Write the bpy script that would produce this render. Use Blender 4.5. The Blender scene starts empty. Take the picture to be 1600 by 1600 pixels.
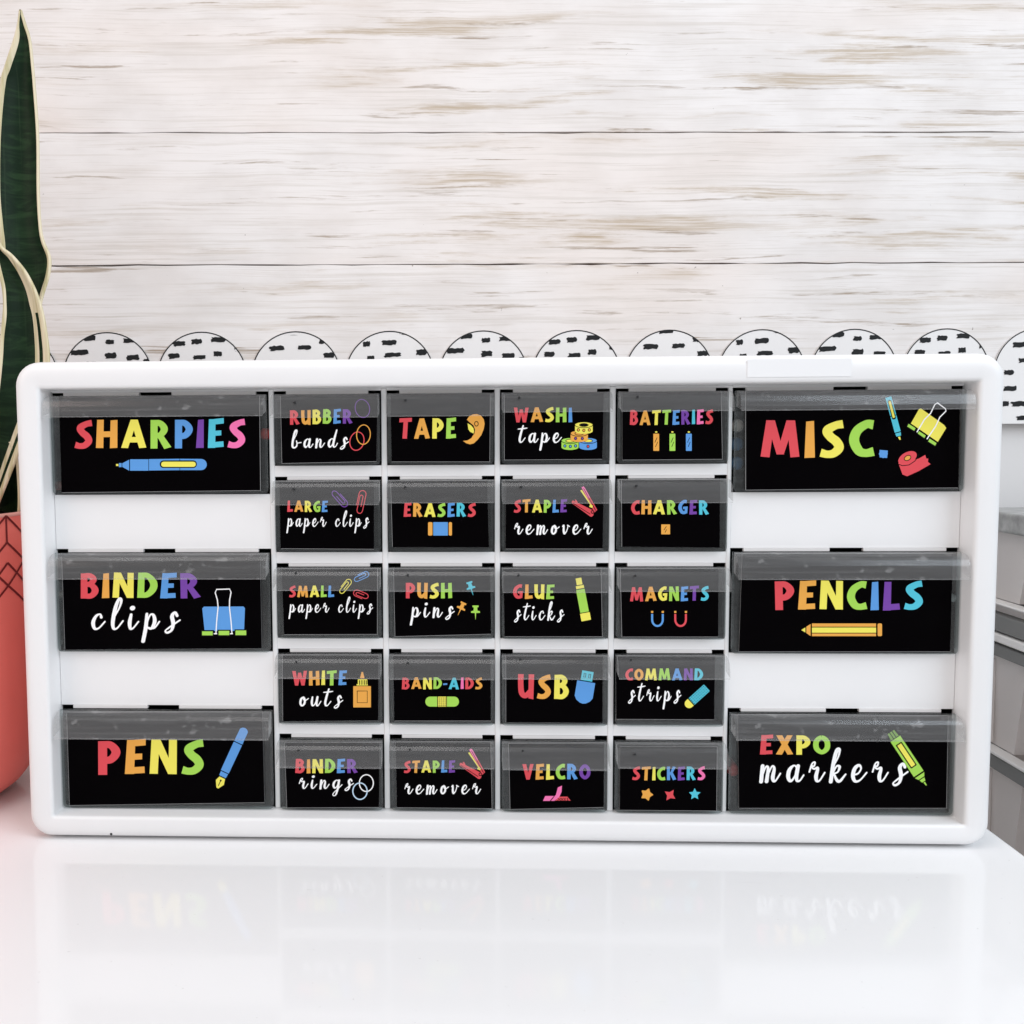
import bpy, bmesh, math, random
from mathutils import Vector, Matrix, noise
from mathutils.geometry import delaunay_2d_cdt
random.seed(7)
S = bpy.context.scene
COL = S.collection
V = Vector

# ------------------------------------------------------------------ camera
# solved from the cabinet's four front corners (0.508 m wide drawer cabinet)
YAW, PITCH, ROLL = -0.0372, -0.06495, -0.00622
EYE = V((-0.02281, -0.46578, 0.21712))
FPX, CX, CY, N = 1400.0, 660.0, 770.0, 1600.0
fwd = V((math.sin(YAW)*math.cos(PITCH), math.cos(YAW)*math.cos(PITCH), math.sin(PITCH)))
r0 = V((math.cos(YAW), -math.sin(YAW), 0)); u0 = r0.cross(fwd)
RT = r0*math.cos(ROLL)+u0*math.sin(ROLL); UP = -r0*math.sin(ROLL)+u0*math.cos(ROLL)
cd = bpy.data.cameras.new('camera'); cam = bpy.data.objects.new('camera', cd); COL.objects.link(cam)
mw = Matrix.Identity(4)
for i in range(3):
    mw[i][0], mw[i][1], mw[i][2], mw[i][3] = RT[i], UP[i], -fwd[i], EYE[i]
cam.matrix_world = mw
cd.sensor_width = 36; cd.lens = 36*FPX/N
cd.shift_x = 0.5-CX/N; cd.shift_y = CY/N-0.5
cd.clip_start = 0.01; cd.clip_end = 50
S.camera = cam

# ------------------------------------------------------------------ light
w = bpy.data.worlds.new('World'); S.world = w; w.use_nodes = True
w.node_tree.nodes['Background'].inputs[0].default_value = (0.93, 0.94, 0.96, 1)
w.node_tree.nodes['Background'].inputs[1].default_value = 0.57
def area(name, loc, target, size, power, col):
    l = bpy.data.lights.new(name, 'AREA'); l.shape = 'RECTANGLE'; l.size, l.size_y = size
    l.energy = power; l.color = col
    o = bpy.data.objects.new(name, l); COL.objects.link(o)
    o.location = loc
    o.rotation_euler = (V(target)-V(loc)).to_track_quat('-Z', 'Y').to_euler()
    return o
area('warm_room_lamp', (-1.0, -0.75, 0.75), (0, 0.12, 0.14), (0.8, 0.8), 3.9, (1.0, 0.77, 0.68))
area('window_light', (1.1, -0.85, 1.05), (0.15, 0.1, 0.1), (1.1, 1.1), 16.5, (0.81, 0.905, 1.0))
area('added_overhead_fill', (-0.32, -0.3, 1.5), (0.05, 0.05, 0.0), (1.1, 0.9), 6.6, (1.0, 0.97, 0.96))  # unseen overhead fill, added to brighten the tabletop and the cart
S.view_settings.view_transform = 'Standard'; S.view_settings.look = 'None'
S.view_settings.exposure = 0; S.view_settings.gamma = 1
S.view_settings.use_curve_mapping = False
S.cycles.transparent_max_bounces = 24; S.cycles.max_bounces = 10

# ------------------------------------------------------------------ helpers
def ray(px, py): return fwd+RT*((px-CX)/FPX)-UP*((py-CY)/FPX)
def hit(px, py, o, n):
    d = ray(px, py); return EYE+d*((V(o)-EYE).dot(n)/d.dot(n))
def at(px, py, Y): return hit(px, py, (0, Y, 0), V((0, 1, 0)))

def srgb(*c):
    f = lambda x: (x/255/12.92) if x/255 <= .04045 else ((x/255+.055)/1.055)**2.4
    return tuple(f(x) for x in c)

MATS = {}
class NT:
    def __init__(s, m): s.t = m.node_tree; s.t.nodes.clear()
    def n(s, typ, **kw):
        nd = s.t.nodes.new(typ)
        for k, v in kw.items():
            if k.startswith('i_'):
                k = k[2:]; k = int(k) if k.isdigit() else k.replace('_', ' ')
                nd.inputs[k].default_value = v
            else: setattr(nd, k, v)
        return nd
    def l(s, a, b): s.t.links.new(a, b)
    def val(s, op, a, b=None, clamp=False):
        nd = s.n('ShaderNodeMath', operation=op, use_clamp=clamp)
        for i, x in enumerate((a, b)):
            if x is None: continue
            if isinstance(x, (int, float)): nd.inputs[i].default_value = x
            else: s.l(x, nd.inputs[i])
        return nd.outputs[0]
    def ramp(s, x, a, b, va=0.0, vb=1.0):
        nd = s.n('ShaderNodeMapRange'); nd.clamp = True; nd.interpolation_type = 'SMOOTHSTEP'
        nd.inputs[1].default_value, nd.inputs[2].default_value = a, b
        nd.inputs[3].default_value, nd.inputs[4].default_value = va, vb
        s.l(x, nd.inputs[0]); return nd.outputs[0]
    def mixc(s, f, a, b):
        nd = s.n('ShaderNodeMix', data_type='RGBA')
        if isinstance(f, (int, float)): nd.inputs[0].default_value = f
        else: s.l(f, nd.inputs[0])
        for i, x in ((6, a), (7, b)):
            if isinstance(x, tuple): nd.inputs[i].default_value = (*x[:3], 1)
            else: s.l(x, nd.inputs[i])
        return nd.outputs[2]
    def noise(s, vec, scale, detail=4, rough=.55, dist=0):
        mp = s.n('ShaderNodeMapping'); s.l(vec, mp.inputs[0])
        mp.inputs['Scale'].default_value = scale if isinstance(scale, tuple) else (scale,)*3
        nz = s.n('ShaderNodeTexNoise'); nz.inputs['Scale'].default_value = 1
        nz.inputs['Detail'].default_value = detail; nz.inputs['Roughness'].default_value = rough
        nz.inputs['Distortion'].default_value = dist
        s.l(mp.outputs[0], nz.inputs[0]); return nz.outputs[0]
def newmat(name):
    m = bpy.data.materials.new(name); m.use_nodes = True; MATS[name] = m
    return m, NT(m)
def plain(name, col, rough=.5, spec=.5, var=.04, vs=60, bump=0, bs=400):
    m, t = newmat(name)
    b = t.n('ShaderNodeBsdfPrincipled'); o = t.n('ShaderNodeOutputMaterial'); t.l(b.outputs[0], o.inputs[0])
    tc = t.n('ShaderNodeTexCoord').outputs['Object']
    nz = t.noise(tc, vs, 5)
    c = t.mixc(nz, tuple(x*(1-var) for x in col), tuple(min(1, x*(1+var)) for x in col))
    t.l(c, b.inputs['Base Color'])
    t.l(t.ramp(nz, .3, .7, rough*.9, min(1, rough*1.1)), b.inputs['Roughness'])
    b.inputs['Specular IOR Level'].default_value = spec
    if bump:
        bp = t.n('ShaderNodeBump'); bp.inputs['Strength'].default_value = bump; bp.inputs['Distance'].default_value = .0004
        t.l(t.noise(tc, bs, 3), bp.inputs['Height']); t.l(bp.outputs[0], b.inputs['Normal'])
    return m
def clear(name, tint, fac, grade, rough, spots=False, milk=(.8, .8, .8)):
    """clear moulded plastic: a thin milky film over a see-through sheet"""
    m, t = newmat(name)
    o = t.n('ShaderNodeOutputMaterial')
    tr = t.n('ShaderNodeBsdfTransparent'); tr.inputs[0].default_value = (*tint, 1)
    b = t.n('ShaderNodeBsdfPrincipled'); b.inputs['Base Color'].default_value = (*milk, 1)
    b.inputs['Roughness'].default_value = rough
    lw = t.n('ShaderNodeLayerWeight'); lw.inputs[0].default_value = .25
    f = t.val('ADD', t.val('MULTIPLY', lw.outputs['Facing'], grade*.5), fac)
    tc = t.n('ShaderNodeTexCoord').outputs['Object']
    if spots:
        br = t.noise(tc, (25, 25, 700), 3)
        f = t.val('ADD', f, t.ramp(br, .45, .75, -.01, .035))
        sp = t.noise(tc, (150, 150, 170), 2)
        f = t.val('ADD', f, t.ramp(sp, .60, .70, 0, .12))
    else:
        br = t.noise(tc, (60, 60, 420), 3)
        f = t.val('ADD', f, t.ramp(br, .4, .75, -.008, .012))
    mx = t.n('ShaderNodeMixShader'); t.l(f, mx.inputs[0]); t.l(tr.outputs[0], mx.inputs[1]); t.l(b.outputs[0], mx.inputs[2])
    ge = t.n('ShaderNodeNewGeometry'); dt = t.n('ShaderNodeVectorMath', operation='DOT_PRODUCT')
    t.l(ge.outputs['Incoming'], dt.inputs[0]); t.l(ge.outputs['Normal'], dt.inputs[1])
    cs = t.val('SUBTRACT', 1.0, t.val('ABSOLUTE', dt.outputs['Value']), True)     # reflectance of a thin clear sheet, same from both sides
    fz = t.val('ADD', t.val('MULTIPLY', t.val('POWER', cs, 5.0), .75), .045)
    gl = t.n('ShaderNodeBsdfGlossy'); gl.inputs['Roughness'].default_value = .17
    bp = t.n('ShaderNodeBump'); bp.inputs['Strength'].default_value = 0.04 if fac < .03 else .07; bp.inputs['Distance'].default_value = .0005
    t.l(t.noise(tc, (90, 90, 200), 3), bp.inputs['Height']); t.l(bp.outputs[0], gl.inputs['Normal'])
    m2 = t.n('ShaderNodeMixShader'); t.l(fz, m2.inputs[0]); t.l(mx.outputs[0], m2.inputs[1]); t.l(gl.outputs[0], m2.inputs[2])
    t.l(m2.outputs[0], o.inputs[0])
    return m

def link(name, me, mats, parent=None):
    o = bpy.data.objects.new(name, me); COL.objects.link(o)
    for m in (mats if isinstance(mats, (list, tuple)) else [mats]): me.materials.append(m)
    if parent is not None: o.parent = parent
    return o
def root_loc(p):
    l = V((0, 0, 0))
    while p is not None: l = l+V(p.location); p = p.parent
    return l
def obj(name, bm, mats, parent=None, smooth=False, origin=None, recalc=True):
    """bm holds world coordinates; moves them into the parent's frame"""
    off = root_loc(parent) if parent is not None else V(origin or (0, 0, 0))
    bmesh.ops.translate(bm, verts=bm.verts, vec=-off)
    if recalc: bmesh.ops.recalc_face_normals(bm, faces=bm.faces)
    me = bpy.data.meshes.new(name); bm.to_mesh(me); bm.free()
    if smooth:
        for p in me.polygons: p.use_smooth = True
    o = link(name, me, mats, parent)
    if parent is None: o.location = off
    return o
def thing(name, label, cat, loc=(0, 0, 0), group=None):
    o = bpy.data.objects.new(name, None); COL.objects.link(o); o.location = loc
    o.empty_display_size = .02
    tag(o, label, cat, group); return o
def tag(o, label, cat, group=None):
    o['label'] = label; o['category'] = cat
    if group: o['group'] = group
    return o
def box(bm, a, b, mi=0, bev=0):
    x0, y0, z0 = a; x1, y1, z1 = b
    vs = [bm.verts.new(c) for c in ((x0,y0,z0),(x1,y0,z0),(x1,y1,z0),(x0,y1,z0),(x0,y0,z1),(x1,y0,z1),(x1,y1,z1),(x0,y1,z1))]
    fs = [bm.faces.new([vs[i] for i in q]) for q in ((0,3,2,1),(4,5,6,7),(0,1,5,4),(1,2,6,5),(2,3,7,6),(3,0,4,7))]
    for f in fs: f.material_index = mi
    if bev:
        es = list({e for f in fs for e in f.edges})
        bmesh.ops.bevel(bm, geom=es, offset=bev, segments=3, affect='EDGES', profile=.5)
    return fs
def prism(bm, pts, d, mi=0):
    """extrude a planar polygon along vector d"""
    a = [bm.verts.new(p) for p in pts]; b = [bm.verts.new(V(p)+V(d)) for p in pts]
    n = len(pts); fs = [bm.faces.new(a), bm.faces.new(b[::-1])]
    fs += [bm.faces.new((a[i], b[i], b[(i+1) % n], a[(i+1) % n])) for i in range(n)]
    for f in fs: f.material_index = mi
def lathe(bm, prof, c, seg=48, axis='Z', mi=0, cap=True):
    rings = []
    for r, h in prof:
        rg = []
        for k in range(seg):
            a = 2*math.pi*k/seg
            if axis == 'Z': p = (c[0]+r*math.cos(a), c[1]+r*math.sin(a), c[2]+h)
            elif axis == 'Y': p = (c[0]+r*math.cos(a), c[1]+h, c[2]+r*math.sin(a))
            else: p = (c[0]+h, c[1]+r*math.cos(a), c[2]+r*math.sin(a))
            rg.append(bm.verts.new(p))
        rings.append(rg)
    for i in range(len(rings)-1):
        for k in range(seg):
            f = bm.faces.new((rings[i][k], rings[i][(k+1) % seg], rings[i+1][(k+1) % seg], rings[i+1][k])); f.material_index = mi
    if cap:
        for rg in (rings[0], rings[-1]):
            f = bm.faces.new(rg); f.material_index = mi
def catmull(P, n=7, closed=False):
    """P: list of tuples of any length"""
    out = []; L = len(P)
    if L == 2 and not closed: return [tuple(p) for p in P]
    rng = range(L if closed else L-1)
    for i in rng:
        if closed: a, b, c, d = P[(i-1) % L], P[i], P[(i+1) % L], P[(i+2) % L]
        else:
            b, c = P[i], P[i+1]
            a = P[i-1] if i else tuple(2*x-y for x, y in zip(b, c))
            d = P[i+2] if i+2 < L else tuple(2*y-x for x, y in zip(b, c))
        for k in range(n):
            t = k/n
            out.append(tuple(.5*(2*q+(r-p)*t+(2*p-5*q+4*r-s)*t*t+(3*q-p-3*r+s)*t**3) for p, q, r, s in zip(a, b, c, d)))
    if not closed: out.append(tuple(P[-1]))
    return out

# ------------------------------------------------------------------ materials
M_WHITE = plain('white_plastic', (.85, .845, .845), .38, .45, .02, 30, .05, 900)
M_LEDGE = plain('greyed_white_plastic', (.82, .80, .79), .45, .4, .06, 60)
M_STICK = plain('white_paper_sticker', (.85, .85, .855), .5, .3, .01)
M_BLACK = plain('black_housing_plastic', (.012, .013, .014), .5, .4, .2)
M_CARD = plain('black_card', (.0014, .001, .0014), .9, .02, .1)
M_EDGE = plain('card_edge', (.30, .30, .30), .6)
M_LIP = clear('clear_lip_plastic', (.985, .985, .985), .090, .16, .3, False)
M_LIPW = clear('clear_lip_plastic_scuffed', (.985, .985, .985), .098, .16, .3, True)
M_TRAY = clear('clear_tray_plastic', (.82, .85, .85), .010, .2, .1, False, (.6, .63, .63))
HUES = {'r': (222, 80, 88), 'o': (233, 168, 78), 'y': (240, 230, 98), 'g': (165, 216, 88), 'b': (94, 155, 220),
        'p': (120, 72, 165), 'c': (86, 196, 216), 'k': (245, 120, 178), 'w': (248, 248, 248), 'n': (6, 5, 6),
        's': (190, 215, 235), 'G': (120, 160, 70)}
INK = {k: plain('ink_'+n, srgb(*HUES[k]), .75, .12, .02) for k, n in
       dict(r='red', o='orange', y='yellow', g='green', b='blue', p='purple', c='cyan', k='pink', w='white', n='black', s='pale_blue', G='olive').items()}

# ------------------------------------------------------------------ lettering
def quads(path):
    """path of (x, y, w) -> list of small triangles covering a flat-capped stroke"""
    L, R = [], []
    for i, (x, y, wd) in enumerate(path):
        a = path[max(0, i-1)]; b = path[min(len(path)-1, i+1)]
        dx, dy = b[0]-a[0], b[1]-a[1]; q = math.hypot(dx, dy) or 1
        nx, ny = -dy/q*wd/2, dx/q*wd/2
        L.append((x+nx, y+ny)); R.append((x-nx, y-ny))
    T = []
    for i in range(len(path)-1):
        T += [[L[i], L[i+1], R[i+1]], [L[i], R[i+1], R[i]]]
    return T
def disc(x, y, r, n=14): return [(x+r*math.cos(2*math.pi*k/n), y+r*math.sin(2*math.pi*k/n)) for k in range(n)]
def union(polys):
    vs, fs, key = [], [], {}
    for P in polys:
        A = sum(P[i][0]*P[(i+1) % len(P)][1]-P[(i+1) % len(P)][0]*P[i][1] for i in range(len(P)))
        if abs(A) < 1e-7: continue
        if A < 0: P = P[::-1]
        ids = []
        for p in P:
            k = (round(p[0], 5), round(p[1], 5))
            if k not in key: key[k] = len(vs); vs.append(V(k))
            if key[k] not in ids: ids.append(key[k])
        if len(ids) > 2: fs.append(ids)
    v, e, f, ov, oe, of = delaunay_2d_cdt(vs, [], fs, 0, 1e-5)
    return [tuple(p) for p in v], [t for t, o in zip(f, of) if o]
def C(*p): return ('c', p)      # curved flat-capped stroke
def O(*p): return ('o', p)      # closed curved stroke
CAPS = {
 'A': (.92, [[(0,.01),(.25,0),(.59,1),(.34,1)], [(.66,0),(.92,.02),(.60,1),(.34,1)], [(.2,.2),(.72,.2),(.68,.39),(.22,.39)]]),
 'B': (.68, [[(0,0),(.26,0),(.27,1),(.03,1)], C((.12,.9,.2),(.36,.9,.2),(.5,.75,.24),(.37,.58,.2),(.12,.56,.17)), C((.12,.54,.18),(.4,.53,.2),(.55,.31,.26),(.4,.1,.21),(.1,.1,.2))]),
 'C': (.66, [C((.65,.87,.25),(.47,.89,.22),(.22,.72,.25),(.13,.45,.27),(.25,.18,.25),(.43,.11,.21),(.65,.15,.24))]),
 'D': (.74, [[(0,0),(.26,0),(.27,1),(.03,1)], C((.12,.9,.2),(.38,.88,.21),(.6,.62,.27),(.59,.36,.27),(.38,.13,.22),(.1,.1,.2))]),
 'E': (.60, [[(0,0),(.27,0),(.30,1),(.06,1)], [(.08,0),(.58,.03),(.57,.22),(.08,.19)], [(.12,.41),(.5,.43),(.5,.6),(.12,.59)], [(.1,.8),(.6,.84),(.6,1.03),(.1,.99)]]),
 'G': (.72, [C((.65,.87,.24),(.47,.89,.22),(.22,.72,.25),(.13,.45,.27),(.25,.18,.25),(.43,.11,.21),(.66,.17,.2)), [(.36,.36),(.71,.38),(.72,.54),(.36,.52)], [(.48,.1),(.68,.08),(.72,.5),(.5,.5)]]),
 'H': (.78, [[(0,0),(.27,0),(.26,1),(.02,.99)], [(.51,0),(.78,.02),(.76,1),(.51,.98)], [(.12,.38),(.65,.4),(.65,.6),(.12,.58)]]),
 'I': (.28, [[(0,0),(.28,.01),(.26,1),(.05,.98)]]),
 'K': (.76, [[(0,0),(.26,0),(.27,1),(.03,1)], [(.2,.36),(.5,1.0),(.76,.96),(.42,.44)], [(.22,.56),(.44,.66),(.77,.05),(.5,-.02)]]),
 'L': (.58, [[(0,0),(.27,0),(.30,1),(.07,1)], [(.06,0),(.58,.03),(.56,.24),(.06,.21)]]),
 'M': (1.04, [[(0,.02),(.24,0),(.37,1),(.15,1)], [(.80,0),(1.04,.02),(.92,1),(.69,1)], [(.15,1),(.38,1),(.63,.08),(.43,.08)], [(.69,1),(.92,1),(.62,.08),(.43,.08)]]),
 'N': (.79, [[(0,0),(.24,0),(.26,1),(.03,1)], [(.55,.02),(.79,0),(.77,1),(.54,1)], [(.04,1),(.29,1),(.77,0),(.54,0)]]),
 'O': (.78, [O((.39,.88,.22),(.15,.68,.25),(.15,.32,.25),(.39,.12,.22),(.63,.32,.25),(.63,.68,.25))]),
 'P': (.67, [[(.02,0),(.28,0),(.28,1),(.02,1)], C((.12,.89,.21),(.38,.88,.21),(.54,.67,.26),(.4,.46,.22),(.14,.42,.2))]),
 'R': (.76, [[(.02,0),(.27,0),(.28,1),(.02,1)], C((.12,.89,.21),(.37,.88,.21),(.52,.68,.26),(.38,.48,.2),(.14,.45,.18)), [(.24,.46),(.48,.46),(.78,.05),(.52,-.02)]]),
 'S': (.66, [C((.62,.91,.22),(.42,.87,.21),(.2,.73,.25),(.28,.57,.24),(.45,.43,.25),(.52,.27,.25),(.38,.12,.22),(.2,.09,.2),(.03,.13,.22))]),
 'T': (.72, [[(.2,0),(.46,0),(.5,.9),(.25,.9)], [(0,.79),(.72,.84),(.73,1.03),(.01,.99)]]),
 'U': (.74, [C((.13,1,.26),(.13,.6,.25),(.18,.22,.25),(.36,.11,.22),(.58,.3,.22)), [(.49,.0),(.72,-.04),(.74,1),(.49,1)]]),
 'V': (.80, [[(0,1),(.27,1),(.51,0),(.27,0)], [(.55,1),(.8,1),(.51,0),(.29,0)]]),
 'W': (1.08, [[(0,1),(.25,1),(.42,0),(.19,0)], [(.44,.88),(.64,.88),(.42,0),(.24,0)], [(.44,.88),(.64,.88),(.88,0),(.66,0)], [(.84,1),(1.08,1),(.89,0),(.68,0)]]),
 'X': (.80, [[(0,.02),(.28,0),(.78,1),(.52,1)], [(.02,1),(.3,1),(.8,.02),(.54,0)]]),
 '.': (.24, [O((.12,.12,.12),(.06,.12,.12),(.12,.06,.12),(.18,.12,.12)), [(.02,.02),(.22,0),(.24,.2),(.02,.22)]]),
 '-': (.36, [[(0,.36),(.36,.38),(.36,.52),(0,.5)]]),
}
T, F, X = .24, .11, .175
SCRIPT = {   # width, strokes of (x, y, w); x-height 1
 'a': (1.0, [[(.62,.85,F),(.42,.98,F),(.17,.72,T),(.13,.3,T),(.3,.05,X),(.52,.3,F),(.68,.9,F)], [(.68,.95,T),(.64,.4,T),(.7,.08,X),(.88,.08,F),(1.08,.4,F)]]),
 'b': (.95, [[(.18,.9,F),(.42,1.6,F),(.42,2.05,X),(.26,2.0,T),(.14,1.3,T),(.1,.3,T),(.3,.0,X),(.58,.2,X),(.58,.6,F),(.5,.8,F),(.62,.55,F),(1.05,.6,F)]]),
 'c': (.85, [[(.6,.78,X),(.5,.98,F),(.26,.85,X),(.12,.45,T),(.26,.06,X),(.52,.1,F),(.85,.5,F)]]),
 'd': (1.05, [[(.62,.85,F),(.42,.98,F),(.17,.72,T),(.13,.3,T),(.3,.05,X),(.52,.3,F),(.72,1.0,F)], [(.86,2.05,X),(.72,1.1,T),(.64,.4,T),(.72,.06,X),(.92,.1,F),(1.1,.45,F)]]),
 'e': (.9, [[(.12,.42,F),(.42,.5,F),(.58,.8,F),(.42,1.0,X),(.18,.78,T),(.12,.34,T),(.3,.03,X),(.6,.12,F),(.95,.55,F)]]),
 'g': (1.0, [[(.62,.85,F),(.42,.98,F),(.17,.72,T),(.13,.35,T),(.3,.08,X),(.52,.3,F),(.68,.9,F)], [(.68,.95,T),(.64,.1,T),(.52,-.8,X),(.3,-1.0,F),(.18,-.75,F),(.5,-.2,F),(1.05,.45,F)]]),
 'i': (.6, [[(.12,.95,X),(.08,.45,T),(.16,.07,X),(.34,.1,F),(.62,.5,F)], 'dot']),
 'k': (.95, [[(.16,.9,F),(.42,1.6,F),(.44,2.05,X),(.28,2.0,T),(.16,1.2,T),(.1,.0,T)], [(.14,.4,F),(.36,.92,F),(.56,.9,X),(.48,.6,F),(.22,.48,F)], [(.24,.5,F),(.46,.12,X),(.66,.04,X),(.98,.45,F)]]),
 'l': (.72, [[(.1,.6,F),(.42,1.4,F),(.5,1.95,X),(.36,2.1,X),(.2,1.5,T),(.12,.5,T),(.22,.06,X),(.44,.1,F),(.75,.55,F)]]),
 'm': (1.25, [[(.1,.95,T),(.1,.0,T)], [(.12,.3,F),(.3,.88,F),(.46,.8,X),(.44,.02,T)], [(.46,.35,F),(.68,.92,F),(.84,.8,X),(.8,.3,T),(.88,.05,X),(1.02,.1,F),(1.25,.5,F)]]),
 'n': (.98, [[(.1,.95,T),(.1,.0,T)], [(.12,.3,F),(.36,.9,F),(.54,.8,X),(.52,.3,T),(.6,.05,X),(.76,.1,F),(1.0,.5,F)]]),
 'o': (.9, [[(.4,.97,F),(.18,.75,T),(.14,.3,T),(.34,.04,X),(.58,.3,T),(.56,.75,X),(.38,.97,F),(.42,.7,F),(.65,.6,F),(.95,.8,F)]]),
 'p': (.95, [[(.12,1.0,X),(.14,.2,T),(.08,-.95,T)], [(.14,.2,F),(.32,.9,F),(.54,.92,X),(.66,.5,T),(.5,.08,X),(.22,.14,F)], [(.5,.08,F),(.7,.12,F),(.95,.5,F)]]),
 'r': (.95, [[(.04,.6,F),(.16,1.1,F),(.32,1.2,F),(.3,.95,F),(.1,.95,F),(.3,.78,F),(.54,.82,X),(.48,.35,T),(.56,.06,X),(.74,.1,F),(1.0,.55,F)]]),
 's': (.85, [[(.7,.88,X),(.54,1.1,X),(.38,.85,T),(.5,.4,T),(.44,-.05,X),(.2,-.25,X),(.06,-.1,F),(.3,.15,F),(.9,.6,F)]]),
 't': (.75, [[(.4,1.9,X),(.24,1.0,T),(.16,.35,T),(.28,.05,X),(.48,.12,F),(.75,.5,F)], [(-.12,1.5,F),(.4,1.55,X),(.85,1.62,F)]]),
 'u': (1.0, [[(.1,.95,X),(.08,.4,T),(.2,.06,X),(.44,.25,F),(.62,.95,F)], [(.64,.95,T),(.6,.3,T),(.7,.05,X),(.84,.12,F),(1.05,.5,F)]]),
 'v': (.85, [[(.08,.85,X),(.18,.95,X),(.22,.4,T),(.34,.06,X),(.58,.4,F),(.66,.9,F),(.6,.98,F),(.85,.85,F)]]),
 ' ': (.75, []),
}
def cap_glyph(ch):
    ps = []
    for s in CAPS[ch][1]:
        if isinstance(s, tuple):
            kind, p = s
            path = catmull(p, 8, kind == 'o')
            if kind == 'o': path.append(path[0])
            ps += quads(path)
        else: ps.append(s)
    return union(ps)
def script_glyph(ch):
    ps = []
    for s in SCRIPT[ch][1]:
        if s == 'dot': ps.append(disc(.16, 1.42, .17)); continue
        path = catmull(s, 6)
        ps += quads(path)
        ps += [disc(x, y, wd/2, 10) for x, y, wd in (path[0], path[-1])]
        ps += [disc(x, y, wd/2, 8) for x, y, wd in path[1:-1:2]]
    vs, fs = union(ps)
    return [(x+.10*y, y*(.88 if y > 1 else .8 if y < 0 else 1)+(.12 if y > 1 else 0)) for x, y in vs], fs
GC, GS = {}, {}

class Card:
    """collects flat artwork given in photo-zoom units and maps it onto a drawer card's plane"""
    def __init__(s, reg, Y): s.reg = reg; s.Y = Y; s.k = 0
    def P(s, x, y, lift=0):
        rx, ry, sc = s.reg
        p = at(rx+x*sc, ry+y*sc, s.Y)
        return V((p.x, s.Y-.00008-lift, p.z))
    def mesh(s): return bmesh.new(), []
    def caps(s, box_, text, cols, parent):
        x0, x1, tl, bl, tr, br = box_ if len(box_) == 6 else (*box_, box_[2], box_[3])
        bm = bmesh.new(); used = []
        gap = .13; tot = sum(CAPS[c][0] for c in text)+gap*(len(text)-1)
        k = (x1-x0)/tot; x = 0
        for i, ch in enumerate(text):
            if ch not in GC: GC[ch] = cap_glyph(ch)
            vs, fs = GC[ch]; c = cols[i]
            if c not in used: used.append(c)
            jit = random.uniform(-.02, .02); rot = random.uniform(-.03, .03)
            bv = []
            for gx, gy in vs:
                a = gx-rot*(gy-.5); b = gy+jit+rot*(gx-.4)
                X_ = x0+(x+a)*k; t = (X_-x0)/(x1-x0)
                top = tl+(tr-tl)*t; bot = bl+(br-bl)*t
                bv.append(bm.verts.new(s.P(X_, bot+(top-bot)*b)))
            for f in fs:
                try: bm.faces.new([bv[q] for q in f]).material_index = used.index(c)
                except ValueError: pass
            x += CAPS[ch][0]+gap
        s.face(bm); obj('lettering', bm, [INK[c] for c in used], parent, recalc=False)
    def script(s, x0, x1, base, xtop, text, parent, base2=None):
        bm = bmesh.new(); tr = .38
        tot = sum(SCRIPT[c][0] for c in text)+tr*(len(text)-1)
        k = (x1-x0)/tot; x = 0; h = base-xtop
        for ch in text:
            if ch not in GS: GS[ch] = script_glyph(ch) if SCRIPT[ch][1] else ([], [])
            vs, fs = GS[ch]; bv = []
            for gx, gy in vs:
                X_ = x0+(x+gx)*k; t = (X_-x0)/(x1-x0)
                b = base+((base2 or base)-base)*t
                bv.append(bm.verts.new(s.P(X_, b-gy*h)))
            for f in fs: bm.faces.new([bv[q] for q in f])
            x += SCRIPT[ch][0]+tr
        s.face(bm); obj('script_lettering', bm, INK['w'], parent, recalc=False)
    def face(s, bm):
        bmesh.ops.recalc_face_normals(bm, faces=bm.faces)
        bm.normal_update()
        for f in bm.faces:
            if f.normal.y > 0: f.normal_flip()
    # ---- pictures: a list of layers, each (colour, [polygons])
    def picture(s, layers, parent):
        bm = bmesh.new(); used = []
        for n, (c, polys) in enumerate(layers):
            if c not in used: used.append(c)
            vs, fs = union([[(x/100, y/100) for x, y in p] for p in polys])
            bv = [bm.verts.new(s.P(x*100, y*100, n*.000025)) for x, y in vs]
            for f in fs: bm.faces.new([bv[q] for q in f]).material_index = used.index(c)
        s.face(bm); obj('picture', bm, [INK[c] for c in used], parent, recalc=False)

def ln(pts, wd, round_=True):
    T_ = quads([(x, y, wd) for x, y in pts])
    if round_ or len(pts) > 2: T_ += [disc(x, y, wd/2, 8) for x, y in (pts if round_ else pts[1:-1])]
    return T_
def ell(cx, cy, rx, ry, rot=0, n=36):
    c, s_ = math.cos(math.radians(rot)), math.sin(math.radians(rot))
    return [(cx+rx*math.cos(a)*c-ry*math.sin(a)*s_, cy+rx*math.cos(a)*s_+ry*math.sin(a)*c) for a in (2*math.pi*i/n for i in range(n))]
def ring(cx, cy, rx, ry, wd, rot=0):
    p = ell(cx, cy, rx, ry, rot, 40); p.append(p[0]); p.append(p[1])
    return quads([(x, y, wd) for x, y in p])
def rr(x0, y0, x1, y1, r=0, n=5):
    if not r: return [(x0, y0), (x1, y0), (x1, y1), (x0, y1)]
    out = []
    for cx, cy, a0 in ((x1-r, y0+r, -90), (x1-r, y1-r, 0), (x0+r, y1-r, 90), (x0+r, y0+r, 180)):
        out += [(cx+r*math.cos(math.radians(a0+90*k/n)), cy+r*math.sin(math.radians(a0+90*k/n))) for k in range(n+1)]
    return out
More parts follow.
